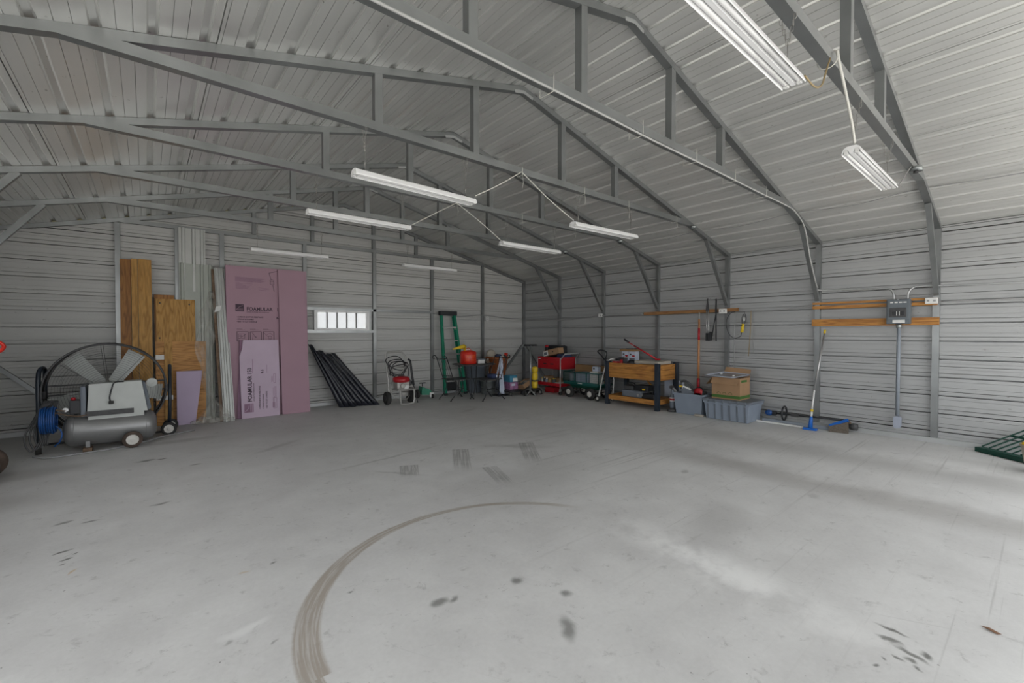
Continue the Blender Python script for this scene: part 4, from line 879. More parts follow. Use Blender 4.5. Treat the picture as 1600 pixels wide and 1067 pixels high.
b.obj('lower_tray', 'red', t)
b = B().box(7.0, 7.5, 6.78, 7.49, .80, .805)
for a in ((7.0, 7.006, 6.78, 7.49), (7.494, 7.50, 6.78, 7.49), (7.0, 7.5, 6.78, 6.786), (7.0, 7.5, 7.484, 7.49)): b.box(a[0], a[1], a[2], a[3], .805, .83)
b.obj('top_tray', 'red', t)
for (x, y) in ((7.0, 6.765), (7.5, 6.765), (7.0, 7.495), (7.5, 7.495)):
    B().tube([(x, y, .12), (x, y, .82)], .012, 8).obj('post', 'rail', t)
    c = B().lathe([(.012, -.012), (.045, -.012), (.045, .012), (.012, .012)], (x, y, .047), 'X', 16).obj('caster', 'rubber', t)
    B().box(x - .018, x + .018, y - .02, y + .02, .07, .13, .003).obj('fork', 'rail', c)
B().tube(bez([(7.02, 6.76, .80), (7.02, 6.66, .90), (7.04, 6.63, .915), (7.25, 6.62, .915), (7.46, 6.63, .915), (7.48, 6.66, .90), (7.48, 6.76, .80)], 5), .013, 8).obj('push_handle', 'rail', t)
lump('tool_case', 'black soft tool case with a red knob on top of the red cart', 'tool case', [('case', 'black', B().box(7.28, 7.48, 7.0, 7.49, .807, 1.075, .02)), ('front_bag', 'black', B().box(7.21, 7.28, 7.38, 7.49, .807, 1.04, .02)), ('knob', 'red', B().ball((7.25, 7.45, 1.06), .04, .05, .035, 10)), ('ridge', 'shroud_dk', B().box(7.30, 7.46, 7.05, 7.44, 1.0755, 1.09, .005))], (7.3, 7.25, .807))
T = Matrix.Translation((7.15, 7.12, .97)) @ Matrix.Rotation(math.radians(-11), 4, 'X') @ Matrix.Translation((-7.15, -7.12, -.97))
t = thing('tilted_carton', 'tilted brown carton with a white printed end on the red cart', 'box', (7.15, 7.12, .85))
B(T).box(7.04, 7.20, 6.86, 7.36, .87, 1.0, .003).obj('box_body', 'card', t)
B(T).box(7.037, 7.0395, 7.20, 7.35, .875, .99).obj('white_label', 'plate', t)
B(T).box(7.035, 7.0365, 7.24, 7.33, .90, .96).obj('printed_picture', 'tote_dark', t)
B(T).ball((7.039, 7.05, .94), .003, .02, .016, 8).obj('hand_hole', 'black', t)
lump('blue_folder', 'dark blue bag lying behind the push handle of the red cart', 'bag', [('bag', 'cloth_b', B().box(7.10, 7.42, 6.80, 6.98, .807, .90, .025))], (7.25, 6.9, .807))
# on the lower tray
random.seed(3)
its = [('spray_can', 'silver', 'yellow', 7.42, .035, .15, 'yellow-capped spray can at the left of the red cart lower tray'), ('plastic_bottle', 'tote', 'plate', 7.27, .032, .14, 'blue-white bottle on the red cart lower tray'),
       ('paint_tin', 'card', 'yellow', 7.17, .055, .13, 'tan tin with a yellow top on the red cart lower tray'), ('plastic_jug', 'shroud_dk', 'yellow', 7.04, .05, .15, 'dark jug with a yellow cap on the red cart lower tray'),
       ('plastic_bottle', 'navy', 'plate', 7.345, .03, .16, 'dark blue bottle left of the middle of the red cart lower tray')]
for nm, m1, m2, y, r, h, lab in its:
    lump(nm, lab, 'container', [('body', m1, B().lathe([(r * .95, .196), (r, .205), (r, .196 + h * .75), (r * .5, .196 + h * .88)], (7.08, y, 0), 'Z', 14)), ('cap', m2, B().lathe([(r * .5, .196 + h * .88), (r * .5, .196 + h), (0, .196 + h)], (7.08, y, 0), 'Z', 10))], (7.08, y, .196))
for k, (y, m, h, lab) in enumerate(((7.12, 'card', .14, 'small brown box at the back of the red cart lower tray'), (6.92, 'beige', .07, 'low beige box at the right of the red cart lower tray'), (7.40, 'card', .17, 'tall brown box at the back left of the red cart lower tray'))):
    t = carton(lab, 7.18, 7.36, y - .08, y + .08, .197, h, m); B().box(7.185, 7.355, y - .075, y + .075, .197 + h - .008, .197 + h - .002).obj('top_flaps', m, t)
lump('rag', 'white rag over the lower tray edge of the red cart', 'rag', [('cloth', 'plate', B().box(6.992, 7.05, 6.83, 6.93, .2555, .27, .005))], (7.02, 6.88, .255))
lump('red_crate', 'dark red crate on the floor under the red cart', 'crate', [('crate', 'red', B().box(7.15, 7.40, 7.12, 7.40, .002, .12, .01))], (7.27, 7.26, 0))

# ---------------------------------------------------------------- corner clutter
t = thing('steel_stand', 'upright grey steel post with a black T handle and splayed feet in the corner', 'stand', (6.42, 7.1, 0))
B().tube([(6.42, 7.1, .10), (6.42, 7.1, 1.10)], .02, 8).obj('mast', 'galv', t)
B().tube([(6.26, 7.12, 1.105), (6.585, 7.09, 1.105)], .019, 8).obj('handle_bar', 'black', t)
for p in ((6.47, 6.98), (6.33, 7.12), (6.50, 7.22)): B().tube([(6.42, 7.1, .14), (p[0], p[1], .012)], .009, 6).obj('leg', 'rail', t)
t = thing('furniture_dolly', 'flat black wheeled dolly on the floor carrying bright cases', 'dolly', (6.3, 7.5, 0))
B().box(6.02, 6.46, 7.32, 7.80, .085, .115, .008).obj('deck', 'black', t)
for p in ((6.42, 7.28), (6.08, 7.36), (6.42, 7.76), (6.08, 7.76)): wheel(t, (p[0], p[1], .045), .045, .03, 'X', .6, 'rubber', 'silver')
t = thing('small_case', 'upper teal and white case of the stack on the black dolly', 'case', (6.3, 7.6, .28)); B().box(6.17, 6.38, 7.50, 7.72, .281, .43, .01).obj('body', 'blue_case', t); B().box(6.25, 6.385, 7.495, 7.60, .29, .37, .004).obj('pale_sheet', 'plate', t)
t = thing('small_case', 'lower pink and violet case of the stack on the black dolly', 'case', (6.3, 7.6, .116)); B().box(6.16, 6.39, 7.48, 7.74, .117, .28, .01).obj('body', 'pink_case', t); B().box(6.20, 6.30, 7.475, 7.485, .20, .25, .003).obj('printed_panel', 'cloth_w', t)
T = Matrix.Translation((6.58, 7.45, .22)) @ Matrix.Rotation(math.radians(-24), 4, 'Y') @ Matrix.Rotation(math.radians(-8), 4, 'X') @ Matrix.Translation((-6.58, -7.45, -.22))
t = thing('tipped_carton', 'tipped open brown carton between the bright cases and the steel post', 'box', (6.58, 7.45, .1))
b = B(T).box(6.42, 6.74, 7.32, 7.326, .14, .28); b.box(6.42, 6.74, 7.60, 7.606, .14, .28); b.box(6.42, 6.426, 7.326, 7.6, .14, .28); b.box(6.734, 6.74, 7.326, 7.6, .14, .28); b.box(6.42, 6.74, 7.326, 7.6, .134, .14)
b.obj('box_body', 'card', t); B(T).box(6.45, 6.70, 7.35, 7.58, .15, .27, .02).obj('packing', 'beige', t); B(T).ball((6.50, 7.42, .28), .06, .05, .03, 8).obj('dark_bundle', 'shroud_dk', t)
lump('floor_jack', 'dark floor jack with small wheels in front of the tipped carton', 'jack', [('frame', 'black', B().box(6.28, 6.60, 7.20, 7.28, .03, .11, .01)), ('arm', 'shroud_dk', B().bar((6.35, 7.24, .10), (6.62, 7.30, .20), .05, .03)), ('wheel', 'rubber', B().lathe([(.01, -.015), (.05, -.015), (.05, .015), (.01, .015)], (6.33, 7.17, .05), 'X', 16)), ('wheel', 'rubber', B().lathe([(.01, -.015), (.045, -.015), (.045, .015), (.01, .015)], (6.56, 7.17, .046), 'X', 16))], (6.44, 7.24, 0))
t = thing('yellow_sprayer', 'yellow ribbed plastic container strapped on a small black two-wheeled cart', 'container', (6.64, 7.2, 0))
B().lathe([(.05, .15), (.065, .17), (.065, .29), (.05, .31), (.05, .325), (.065, .345), (.065, .46), (.05, .48), (.045, .49), (.068, .52), (.068, .60), (.03, .63)], (6.64, 7.2, 0), 'Z', 16).obj('body', 'yellow', t)
B().box(6.575, 6.705, 7.128, 7.27, .30, .33, .003).obj('strap', 'shroud_dk', t)
B().box(6.55, 6.74, 7.12, 7.28, .10, .148, .01).obj('base', 'black', t)
for x in (6.555, 6.735): wheel(t, (x, 7.12, .06), .06, .03, 'X', .5, 'rubber', 'silver')
# tub on a tote
lump('dark_tote', 'dark tote on the floor carrying the terracotta tub', 'tote', [('tub', 'tote_dark', B().box(6.12, 6.55, 7.98, 8.35, .002, .34, .02)), ('lid', 'shroud_dk', B().box(6.10, 6.57, 7.96, 8.37, .34, .365, .008))], (6.33, 8.16, 0))
t = thing('round_tub', 'terracotta plastic tub filled with odds and ends, standing on a dark tote', 'tub', (6.31, 8.14, .366))
B().lathe([(.17, .367), (.19, .42), (.245, .76), (.275, .775), (.275, .82), (.255, .82), (.235, .76), (.16, .38), (0, .38)], (6.31, 8.14, 0), 'Z', 28).obj('tub', 'terracotta', t)
lump('canvas_bag', 'beige canvas bag rising out of the terracotta tub', 'bag', [('bag', 'beige', B().ball((6.17, 8.20, .88), .12, .10, .11, 14)), ('tie', 'beige', B().ball((6.17, 8.18, .77), .10, .10, .06, 10))], (6.17, 8.2, .7))
lump('navy_cap', 'blue and cream cloth between bag and red bottle in the terracotta tub', 'cloth', [('cloth', 'cloth_b', B().ball((6.30, 8.08, .84), .10, .08, .045, 10)), ('lining', 'beige', B().ball((6.37, 8.04, .82), .06, .05, .045, 8))], (6.3, 8.1, .78))
lump('red_bottle', 'red bottle sticking out of the right of the terracotta tub', 'bottle', [('body', 'red_can', B().tube([(6.44, 8.08, .70), (6.52, 8.06, .90)], [.05, .045], 12)), ('cap', 'shroud_dk', B().tube([(6.40, 8.09, .76), (6.43, 8.0, .84)], [.03, .04], 8))], (6.47, 8.08, .7))
# galvanised pail
t = thing('galvanised_pail', 'galvanised metal pail under the patio table behind a patio chair', 'pail', (5.92, 7.97, 0))
B().lathe([(.145, .003), (.15, .01), (.178, .28), (.183, .285), (.183, .30), (.172, .30), (.142, .02), (0, .02)], (5.92, 7.97, 0), 'Z', 26).obj('pail', 'galvcan', t)
for z in (.08, .16): B().lathe([(.152 + z * .09, z), (.158 + z * .09, z + .005), (.152 + z * .09, z + .012)], (5.92, 7.97, 0), 'Z', 26).obj('swage_ring', 'galvcan', t)
B().lathe([(0, .335), (.03, .335), (.15, .315), (.188, .302), (.188, .306), (.15, .322), (.0, .342)], (5.92, 7.97, 0), 'Z', 24).obj('lid', 'galvcan', t)
B().tube(bez([(5.84, 7.82, .22), (5.89, 7.79, .17), (5.95, 7.79, .17), (5.99, 7.82, .22)], 5), .006, 6).obj('bail', 'galvcan', t)
# big bin under the table
t = thing('rubbish_bin', 'large dark plastic bin standing under the patio table', 'bin', (5.88, 8.42, 0))
B().lathe([(.18, .003), (.19, .02), (.24, .58), (.262, .59), (.262, .64), (.245, .64), (.22, .58), (.175, .02), (0, .02)], (5.88, 8.42, 0), 'Z', 28).obj('bin', 'tote_dark', t)
lump('dark_box', 'black lidded box behind the lower part of the green ladder', 'box', [('box', 'black', B().box(5.20, 5.45, 8.53, 8.64, .064, .30, .01)), ('lid', 'shroud_dk', B().box(5.19, 5.46, 8.525, 8.642, .30, .33, .006))], (5.3, 8.55, .062))
# patio table
t = thing('patio_table', 'dark round-topped patio table carrying the red fuel can', 'table', (5.47, 7.9, 0))
B().lathe([(0, .69), (.45, .69), (.475, .697), (.475, .705), (.45, .712), (0, .712)], (5.47, 7.88, 0), 'Z', 36).obj('table_top', 'shroud_dk', t)
for k in range(4):
    a = PI / 4 + k * PI / 2; c, s_ = math.cos(a), math.sin(a)
    B().tube(bez([(5.47 + .34 * c, 7.88 + .34 * s_, .69), (5.47 + .28 * c, 7.88 + .28 * s_, .45), (5.47 + .26 * c, 7.88 + .26 * s_, .2), (5.47 + .36 * c, 7.88 + .36 * s_, .012)], 5), .011, 6).obj('leg', 'black', t)
# safety can
t = thing('fuel_can', 'red safety fuel can with orange label and yellow funnel on the patio table', 'fuel can', (5.32, 7.88, .713))
c = (5.32, 7.88, 0)
B().lathe([(.172, .714), (.176, .72), (.176, .955), (.165, .972), (.10, 1.0), (.035, 1.015)], c, 'Z', 30).obj('body', 'red_can', t)
for z in (.745, .925): B().lathe([(.1765, z), (.180, z + .006), (.1765, z + .012)], c, 'Z', 30).obj('bead', 'red_can', t)
for z in (.79, .835, .88):
    b = B()
    for k in range(9):
        a0 = -2.5 + k * .17
        if (k * 7 + int(z * 100)) % 4: b.f([b.v((5.32 + .178 * math.cos(a), 7.88 + .178 * math.sin(a), zz)) for a, zz in ((a0, z), (a0 + .12, z), (a0 + .12, z + .018), (a0, z + .018))])
    b.obj('label_text', 'orange_lbl', t)
B().lathe([(.035, 1.0), (.04, 1.0), (.04, 1.03), (0, 1.035)], c, 'Z', 14).obj('cap', 'plate', t)
B().tube(bez([(5.24, 7.88, .98), (5.27, 7.88, 1.03), (5.34, 7.88, 1.045), (5.40, 7.88, .99)], 5), .009, 6).obj('handle', 'red_can', t)
B().box(5.23, 5.29, 7.85, 7.91, .98, 1.03, .005).obj('spout_block', 'plate', t)
B().tube([(5.20, 7.86, 1.085), (5.12, 7.85, 1.075), (4.90, 7.83, 1.035)], [.052, .04, .012], 12).obj('funnel', 'yellow', t)
B().tube([(5.20, 7.86, 1.085), (5.22, 7.865, 1.04), (5.23, 7.87, .99)], [.052, .03, .02], 12).obj('funnel_neck', 'yellow', t)
lump('small_box', 'small white box on the patio table right of the fuel can', 'box', [('box', 'plate', B().box(5.53, 5.70, 7.80, 7.90, .713, .79, .004)), ('lid', 'tote_dark', B().box(5.52, 5.71, 7.79, 7.91, .79, .81, .004))], (5.62, 7.85, .713))
lump('glass_jar', 'small dark jar on the patio table right of the white box', 'jar', [('jar', 'rust', B().lathe([(.03, .714), (.035, .72), (.035, .77), (.02, .79)], (5.80, 7.82, 0), 'Z', 12)), ('lid', 'beige', B().lathe([(.022, .79), (.022, .805), (0, .805)], (5.80, 7.82, 0), 'Z', 12))], (5.8, 7.82, .713))
# wrought-iron chairs
def patio_chair(label, cx, cy, face):
    """seat centre; face = +1 opens to +X (back on the left)"""
    t = thing('patio_chair', label, 'chair', (cx, cy, 0), 'wrought iron patio chairs'); f = face
    def P(x, y, z): return (cx + f * x, cy + y, z)
    B().box(cx - .23, cx + .23, cy - .22, cy + .22, .415, .432, .006).obj('seat', 'shroud_dk', t)
    for s in (-1, 1):
        B().tube(bez([P(.20, s * .20, .415), P(.17, s * .20, .25), P(.20, s * .21, .10), P(.27, s * .22, .012)], 5), .0095, 6).obj('leg', 'black', t)
        B().tube(bez([P(-.16, s * .20, .415), P(-.12, s * .20, .28), P(-.18, s * .21, .12), P(-.28, s * .22, .012)], 5), .0095, 6).obj('leg', 'black', t)
        B().tube(bez([P(-.20, s * .20, .42), P(-.27, s * .20, .62), P(-.34, s * .20, .82), P(-.38, s * .20, .90), P(-.43, s * .20, .91), P(-.45, s * .20, .87), P(-.42, s * .20, .845), P(-.405, s * .20, .865)], 5), .0095, 6).obj('back_upright', 'black', t)
        for x in (.27, -.28): B().lathe([(.022, 0.001), (.022, .006), (.01, .014)], P(x, s * .22, 0), 'Z', 10).obj('foot_pad', 'black', t)
    b = B()
    for k in range(1, 5): y = -.20 + k * .4 / 5; b.tube([P(-.20, y, .43), P(-.36, y, .86)], .003, 5)
    for z, x in ((.50, -.226), (.86, -.362)): b.tube([P(x, -.2, z), P(x, .2, z)], .008, 6)
    b.obj('back_mesh', 'black', t)
    B().tube([P(0, -.2, .20), P(0, .2, .20)], .007, 6).obj('stretcher', 'black', t)
    B().tube(bez([P(.16, -.2, .20), P(.0, -.2, .24), P(-.14, -.2, .20)], 5), .007, 6).obj('stretcher', 'black', t)
    return t
patio_chair('black wrought iron patio chair facing right, in front of the green ladder', 4.95, 7.76, 1)
patio_chair('black wrought iron patio chair facing left, in front of the galvanised pail', 5.44, 7.36, -1)
# white cloth hanging on a pole
t = thing('mop_pole', 'navy pole with a flat black base holding up the white cloth', 'pole', (5.95, 7.5, 0))
B().tube([(5.97, 7.635, .02), (5.98, 7.63, .87)], .012, 8).obj('pole', 'cloth_b', t)
B().box(5.82, 6.10, 7.46, 7.70, .002, .022, .006).obj('base', 'black', t)
b = B()
def cl_(u, v):
    x = 5.975 + (v * .075 + .03) * (u - .5) * 2 * (1 if v < .75 or u > .45 else .95) + .01 * math.sin(9 * v)
    return (x + v * .015, 7.575 - .03 * math.sin(u * 3 * PI + v * 2) * (.3 + v) - .02 * v, .86 - v * .815 + .01 * math.sin(u * 8))
b.grid(14, 20, cl_); o = solo(b, 'white_cloth', 'cloth_w', 'long white cloth hanging down to the floor in front of the terracotta tub', 'cloth')
md = o.modifiers.new('t', 'SOLIDIFY'); md.thickness = .006
b = B().tube(bez([(5.98, 7.57, .86), (5.93, 7.55, .74), (5.86, 7.52, .60), (5.80, 7.50, .46), (5.79, 7.5, .40)], 5), .018, 6)
solo(b, 'fabric_strap', 'cloth_w', 'blue and white strap slung down to the left of the white cloth', 'strap')
lump('blue_bundle', 'dark blue folded bundle lying on the seat of the left-facing patio chair', 'bundle', [('bag', 'cloth_b', B().box(5.49, 5.63, 7.26, 7.44, .4325, .52, .025)), ('tag', 'cloth_w', B().box(5.60, 5.625, 7.25, 7.26, .45, .50))], (5.56, 7.35, .4325))

# stepladder leaning folded against the back wall
t = thing('stepladder', 'green fibreglass stepladder standing folded against the back wall', 'ladder', (5.3, 8.42, 0))
TL, TR = V((5.06, 8.56, 1.80)), V((5.385, 8.54, 1.80)); BL, BR = V((5.05, 8.36, .02)), V((5.56, 8.34, .02))
def rl(a, z): lo, hi = (BL, TL) if a else (BR, TR); return lo.lerp(hi, (z - .02) / 1.78)
B().bar(BL, TL, .06, .028, (0, 1, 0)).obj('front_rail', 'green', t); B().bar(BR, TR, .06, .028, (0, 1, 0)).obj('front_rail', 'green', t)
B().bar(BL + V((.02, .08, 0)), TL + V((.01, .05, -.05)), .04, .022, (0, 1, 0)).obj('rear_rail', 'green', t); B().bar(BR + V((-.04, .08, 0)), TR + V((-.01, .05, -.05)), .04, .022, (0, 1, 0)).obj('rear_rail', 'green', t)
for k, z in enumerate((.30, .60, .90, 1.20, 1.50)):
    a, b_ = rl(1, z), rl(0, z); B().box(a.x + .01, b_.x - .01, (a.y + b_.y) / 2 - .035, (a.y + b_.y) / 2 + .045, z - .012, z + .014, .003).obj('step', 'alu', t)
for z in (.35, .75, 1.15): a, b_ = rl(1, z), rl(0, z); B().bar((a.x, a.y + .10, z), (b_.x, b_.y + .10, z), .02, .02).obj('rear_rung', 'alu', t)
B().box(5.005, 5.435, 8.49, 8.595, 1.765, 1.862, .012).obj('top_cap', 'black', t)
for p in (BL, BR): B().box(p.x - .035, p.x + .035, p.y - .03, p.y + .03, .001, .05, .006).obj('foot', 'black', t)
b = B()
for k in range(2): b.bar((5.33 + k * .035, 8.472, 1.50), (5.36 + k * .035, 8.472, 1.45), .003, .012, (0, 1, 0))
b.obj('sticker', 'plate', t)

# small green mower-like machine
t = thing('green_machine', 'small green machine with black wheels on the floor by the back wall', 'machine', (4.5, 8.4, 0))
B().hexa([(4.42, 8.28, .08), (4.66, 8.24, .06), (4.70, 8.42, .06), (4.44, 8.5, .08), (4.44, 8.30, .24), (4.62, 8.27, .17), (4.66, 8.42, .17), (4.46, 8.48, .25)]).obj('housing', 'green', t)
B().box(4.58, 4.66, 8.20, 8.24, .02, .12, .006).obj('front_bracket', 'plate', t)
wheel(t, (4.38, 8.40, .09), .09, .05, 'X', .4, 'rubber', 'shroud_dk'); wheel(t, (4.62, 8.18, .045), .044, .03, 'X', .4, 'rubber', 'shroud_dk')
B().tube([(4.50, 8.4, .24), (4.50, 8.4, .30)], .012, 8).obj('stem', 'black', t); B().box(4.43, 4.57, 8.38, 8.42, .30, .32, .005).obj('knob', 'black', t)

# pressure washer
t = thing('pressure_washer', 'petrol pressure washer with red-topped engine and hoses looped on its frame', 'pressure washer', (3.77, 7.95, 0))
B().tube(bez([(3.56, 7.98, .12), (3.56, 8.02, .5), (3.55, 8.10, .85), (3.57, 8.12, .96), (3.64, 8.13, 1.0), (3.86, 8.13, 1.0), (3.93, 8.12, .96), (3.97, 8.08, .85), (3.985, 8.02, .5), (3.99, 7.98, .12)], 6), .016, 8).obj('handle_frame', 'silver', t)
B().tube(bez([(3.68, 8.0, .30), (3.69, 7.83, .30), (3.70, 7.78, .26), (3.71, 7.78, .06), (3.75, 7.78, .018), (3.94, 7.78, .018), (3.985, 7.78, .06), (3.99, 7.78, .26), (3.99, 7.83, .30), (3.99, 8.0, .30)], 6), .017, 8).obj('front_frame', 'silver', t)
B().box(3.66, 4.0, 7.80, 8.06, .275, .295).obj('engine_deck', 'silver', t)
B().tube([(3.69, 7.79, .275), (3.99, 7.79, .275)], .014, 8).obj('cross_bar', 'silver', t)
B().tube([(3.56, 8.12, .70), (3.97, 8.10, .70)], .013, 8).obj('cross_bar', 'silver', t)
wheel(t, (3.53, 7.99, .125), .124, .075, 'X', .45, 'rubber', 'shroud_dk'); wheel(t, (4.02, 8.0, .125), .124, .075, 'X', .45, 'rubber', 'shroud_dk')
B().box(3.67, 3.92, 7.84, 8.04, .295, .43, .02).obj('engine_block', 'engine', t)
B().lathe([(.03, -.03), (.045, -.03), (.045, .03), (.03, .03)], (3.77, 7.83, .36), 'Y', 14).obj('engine_cover', 'engine', t)
B().box(3.80, 3.89, 7.80, 7.85, .30, .37, .012).obj('carburettor', 'plate', t)
B().lathe([(.12, .42), (.155, .435), (.168, .46), (.16, .50), (.12, .53), (0, .54)], (3.79, 7.93, 0), 'Z', 24).obj('fan_cover', 'red', t)
B().lathe([(.06, .54), (.07, .55), (.05, .57), (0, .575)], (3.80, 7.95, 0), 'Z', 16).obj('starter_hub', 'shroud_dk', t)
B().ball((3.95, 7.90, .40), .055, .05, .06, 10).obj('muffler', 'shroud_dk', t)
B().lathe([(.02, -.07), (.05, -.07), (.05, .07), (.02, .07)], (3.84, 7.92, .19), 'X', 12).obj('pump', 'engine', t)
B().tube(bez([(4.0, 8.05, .85), (4.02, 8.0, .80), (4.03, 7.95, .55), (4.04, 7.90, .35)], 5), .022, 8).obj('spray_gun', 'black', t)
B().tube([(4.04, 7.90, .35), (4.05, 7.75, .02)], .009, 6).obj('lance', 'shroud_dk', t)
b = B(); random.seed(5)
for k in range(5):
    cx, cz = 3.76 + .02 * k - .04, .78 - .035 * k; ph = random.random() * 6
    b.tube([(cx + (.21 + .02 * math.sin(ph + 2 * a)) * math.cos(a), 8.04 - .035 * math.sin(a + ph) - .015 * k, cz + (.10 + .04 * math.sin(a + ph * 2)) * math.sin(a) + .05 * math.cos(a + ph)) for a in [q * 2 * PI / 26 for q in range(26)]], .009, 6, closed=True)
b.obj('coiled_hose', 'black', t)
B().tube(bez([(3.68, 7.98, .52), (3.58, 7.90, .42), (3.54, 7.84, .28), (3.60, 7.80, .16), (3.74, 7.80, .12), (3.86, 7.86, .08), (3.93, 7.9, .14)], 6), .009, 6).obj('grey_hose', 'silver', t)
B().tube(bez([(3.56, 8.0, .60), (3.64, 7.99, .53), (3.76, 7.98, .55), (3.88, 8.0, .66), (3.96, 8.02, .80)], 6), .009, 6).obj('grey_hose', 'silver', t)

# black corrugated sheets leaning by the window
def leaning_sheet(label, tops, bots, n):
    """tops / bots: left and right end points of the upper and lower edge"""
    t = thing('corrugated_sheet', label, 'sheet', bots[0], 'black ribbed sheets leaning below the window')
    for k in range(n):
        a0, a1 = k / n, (k + 1.0) / n; tl, tr = V(tops[0]), V(tops[1]); bl, br = V(bots[0]), V(bots[1])
        jt = .03 * math.sin(k * 2.1)
        b = B()
        def fn(u, v):
            q = a0 + (a1 - a0) * u; p = tl.lerp(tr, q).lerp(bl.lerp(br, q), v) + V((0, -.022 * math.sin(u * PI) ** .5 - .003 * k, (1 - v) * jt)); p.z = max(p.z, .004); return p
        b.grid(6, 8, fn)
        o = b.obj('strip', 'black_sheet', t); md = o.modifiers.new('t', 'SOLIDIFY'); md.thickness = .006
M['black_sheet'] = mat('glossy_black_sheet', (.016, .018, .026), .28, 0, .4, 30, .5, 25)
leaning_sheet('narrow black ribbed sheet leaning slantwise below the window, left one', [(2.27, 8.55, 1.17), (2.36, 8.53, 1.10)], [(2.72, 8.26, .004), (2.98, 8.14, .004)], 3)
leaning_sheet('wide black ribbed sheet leaning slantwise below the window, right one', [(2.37, 8.56, 1.05), (2.74, 8.55, .96)], [(2.96, 8.22, .004), (3.42, 8.10, .004)], 5)

# ---------------------------------------------------------------- sheets and boards along the back wall
def lean(x0, x1, yb, yt, z0, z1, th, x0t=None, x1t=None, sl0=0., slt=0.):
    x0t = x0 if x0t is None else x0t; x1t = x1 if x1t is None else x1t
    return B().hexa([(x0, yb, z0), (x1, yb, z0 + sl0), (x1, yb + th, z0 + sl0), (x0, yb + th, z0), (x0t, yt, z1), (x1t, yt, z1 + slt), (x1t, yt + th, z1 + slt), (x0t, yt + th, z1)])
def ply(b, m, label, group=None, name='plywood_board', cat='board'): return solo(b, name, m, label, cat, group)
ply(lean(-.285, -.165, 8.36, 8.53, .003, 2.45, .018), 'ply_dark', 'tall dark brown plank, leftmost of the boards behind the fan')
ply(lean(-.16, -.09, 8.33, 8.50, .003, 2.462, .018), 'ply', 'tall narrow orange plank just right of the dark brown plank')
ply(lean(-.085, .068, 8.34, 8.51, .003, 2.465, .018), 'ply', 'tall orange plywood board with a large knot and swirling grain')
ply(lean(.095, .335, 8.42, 8.555, .003, 1.955, .012), 'ply_dark', 'darker plywood board peeping out behind the square-topped board')
t = thing('plywood_board', 'pale plywood board with nail holes, standing behind the lower cross-grained one', 'board', (.35, 8.4, 0))
lean(.115, .592, 8.385, 8.52, .003, 1.893, .012).obj('board', 'ply', t)
for x, z in ((.16, 1.83), (.52, 1.82), (.15, 1.30)): B().lathe([(.0, -.003), (.012, -.003), (.012, .001)], (x, 8.385 + .135 * z / 1.893, z), 'Y', 8).obj('nail_hole', 'sock', t)
ply(lean(.10, .70, 8.31, 8.43, .003, 1.245, .012, .10, .722), 'ply_x', 'orange cross-grained plywood sheet, right of the fan, behind the wrap')
ply(lean(.20, .298, 8.28, 8.40, .003, 1.243, .012), 'ply', 'upright orange strip of plywood in front of the cross-grained sheet')
lump('paper_sticker', 'upper white sticker on the boards right of the fan', 'sticker', [('paper', 'plate', B().box(.10, .198, 8.372, 8.374, .98, 1.05))], (.15, 8.372, .98), 'white stickers on the boards')
lump('paper_sticker', 'lower white sticker on the boards right of the fan', 'sticker', [('paper', 'plate', B().box(.10, .295, 8.268, 8.27, .385, .45))], (.2, 8.268, .385), 'white stickers on the boards')
ply(lean(.335, .555, 8.18, 8.235, .003, .80, .05, .335, .655), 'foam_lilac', 'small lilac foam offcut standing low in front of the plywood', name='foam_offcut', cat='foam board')
def ribbed(b, x0, x1, yb, yt, z0, z1, ribs, dx=0., dep=.022):
    """vertical ribbed sheet leaning back"""
    prof = [(x0, 0)]
    for c in ribs: prof += [(c - .026, 0), (c - .014, dep), (c + .014, dep), (c + .026, 0)]
    prof += [(x1, 0)]
    A = [b.v((x, yb - n, z0)) for x, n in prof]; C = [b.v((x + dx, yt - n, z1)) for x, n in prof]
    A2 = [b.v((x, yb - n + .003, z0)) for x, n in prof]; C2 = [b.v((x + dx, yt - n + .003, z1)) for x, n in prof]
    for k in range(len(prof) - 1):
        b.f([A[k], A[k + 1], C[k + 1], C[k]]); b.f([A2[k], A2[k + 1], C2[k + 1], C2[k]]); b.f([C[k], C[k + 1], C2[k + 1], C2[k]])
    return b
ply(ribbed(B(), .40, .745, 8.545, 8.60, .003, 3.02, (.46, .59, .70)), 'sheet_white', 'tallest off-white ribbed metal sheet, reaching the roof behind the boards', name='metal_sheet', cat='metal sheet')
ply(ribbed(B(), .40, .84, 8.49, 8.575, .003, 2.465, (.44, .69, .80)), 'sheet_green', 'grey-green ribbed metal sheet standing in front of the tallest one', name='metal_sheet', cat='metal sheet')
ply(ribbed(B(), .905, 1.05, 8.06, 8.50, .003, 2.42, (.94, 1.01), -.06), 'sheet_white', 'narrow pale metal sheet leaning just left of the pink foam boards', name='metal_sheet', cat='metal sheet')
ply(lean(.86, .90, 8.08, 8.52, .003, 2.40, .03, .81, .845), 'rust', 'thin dark brown edge strip beside the narrow pale metal sheet', name='wooden_strip', cat='strip')
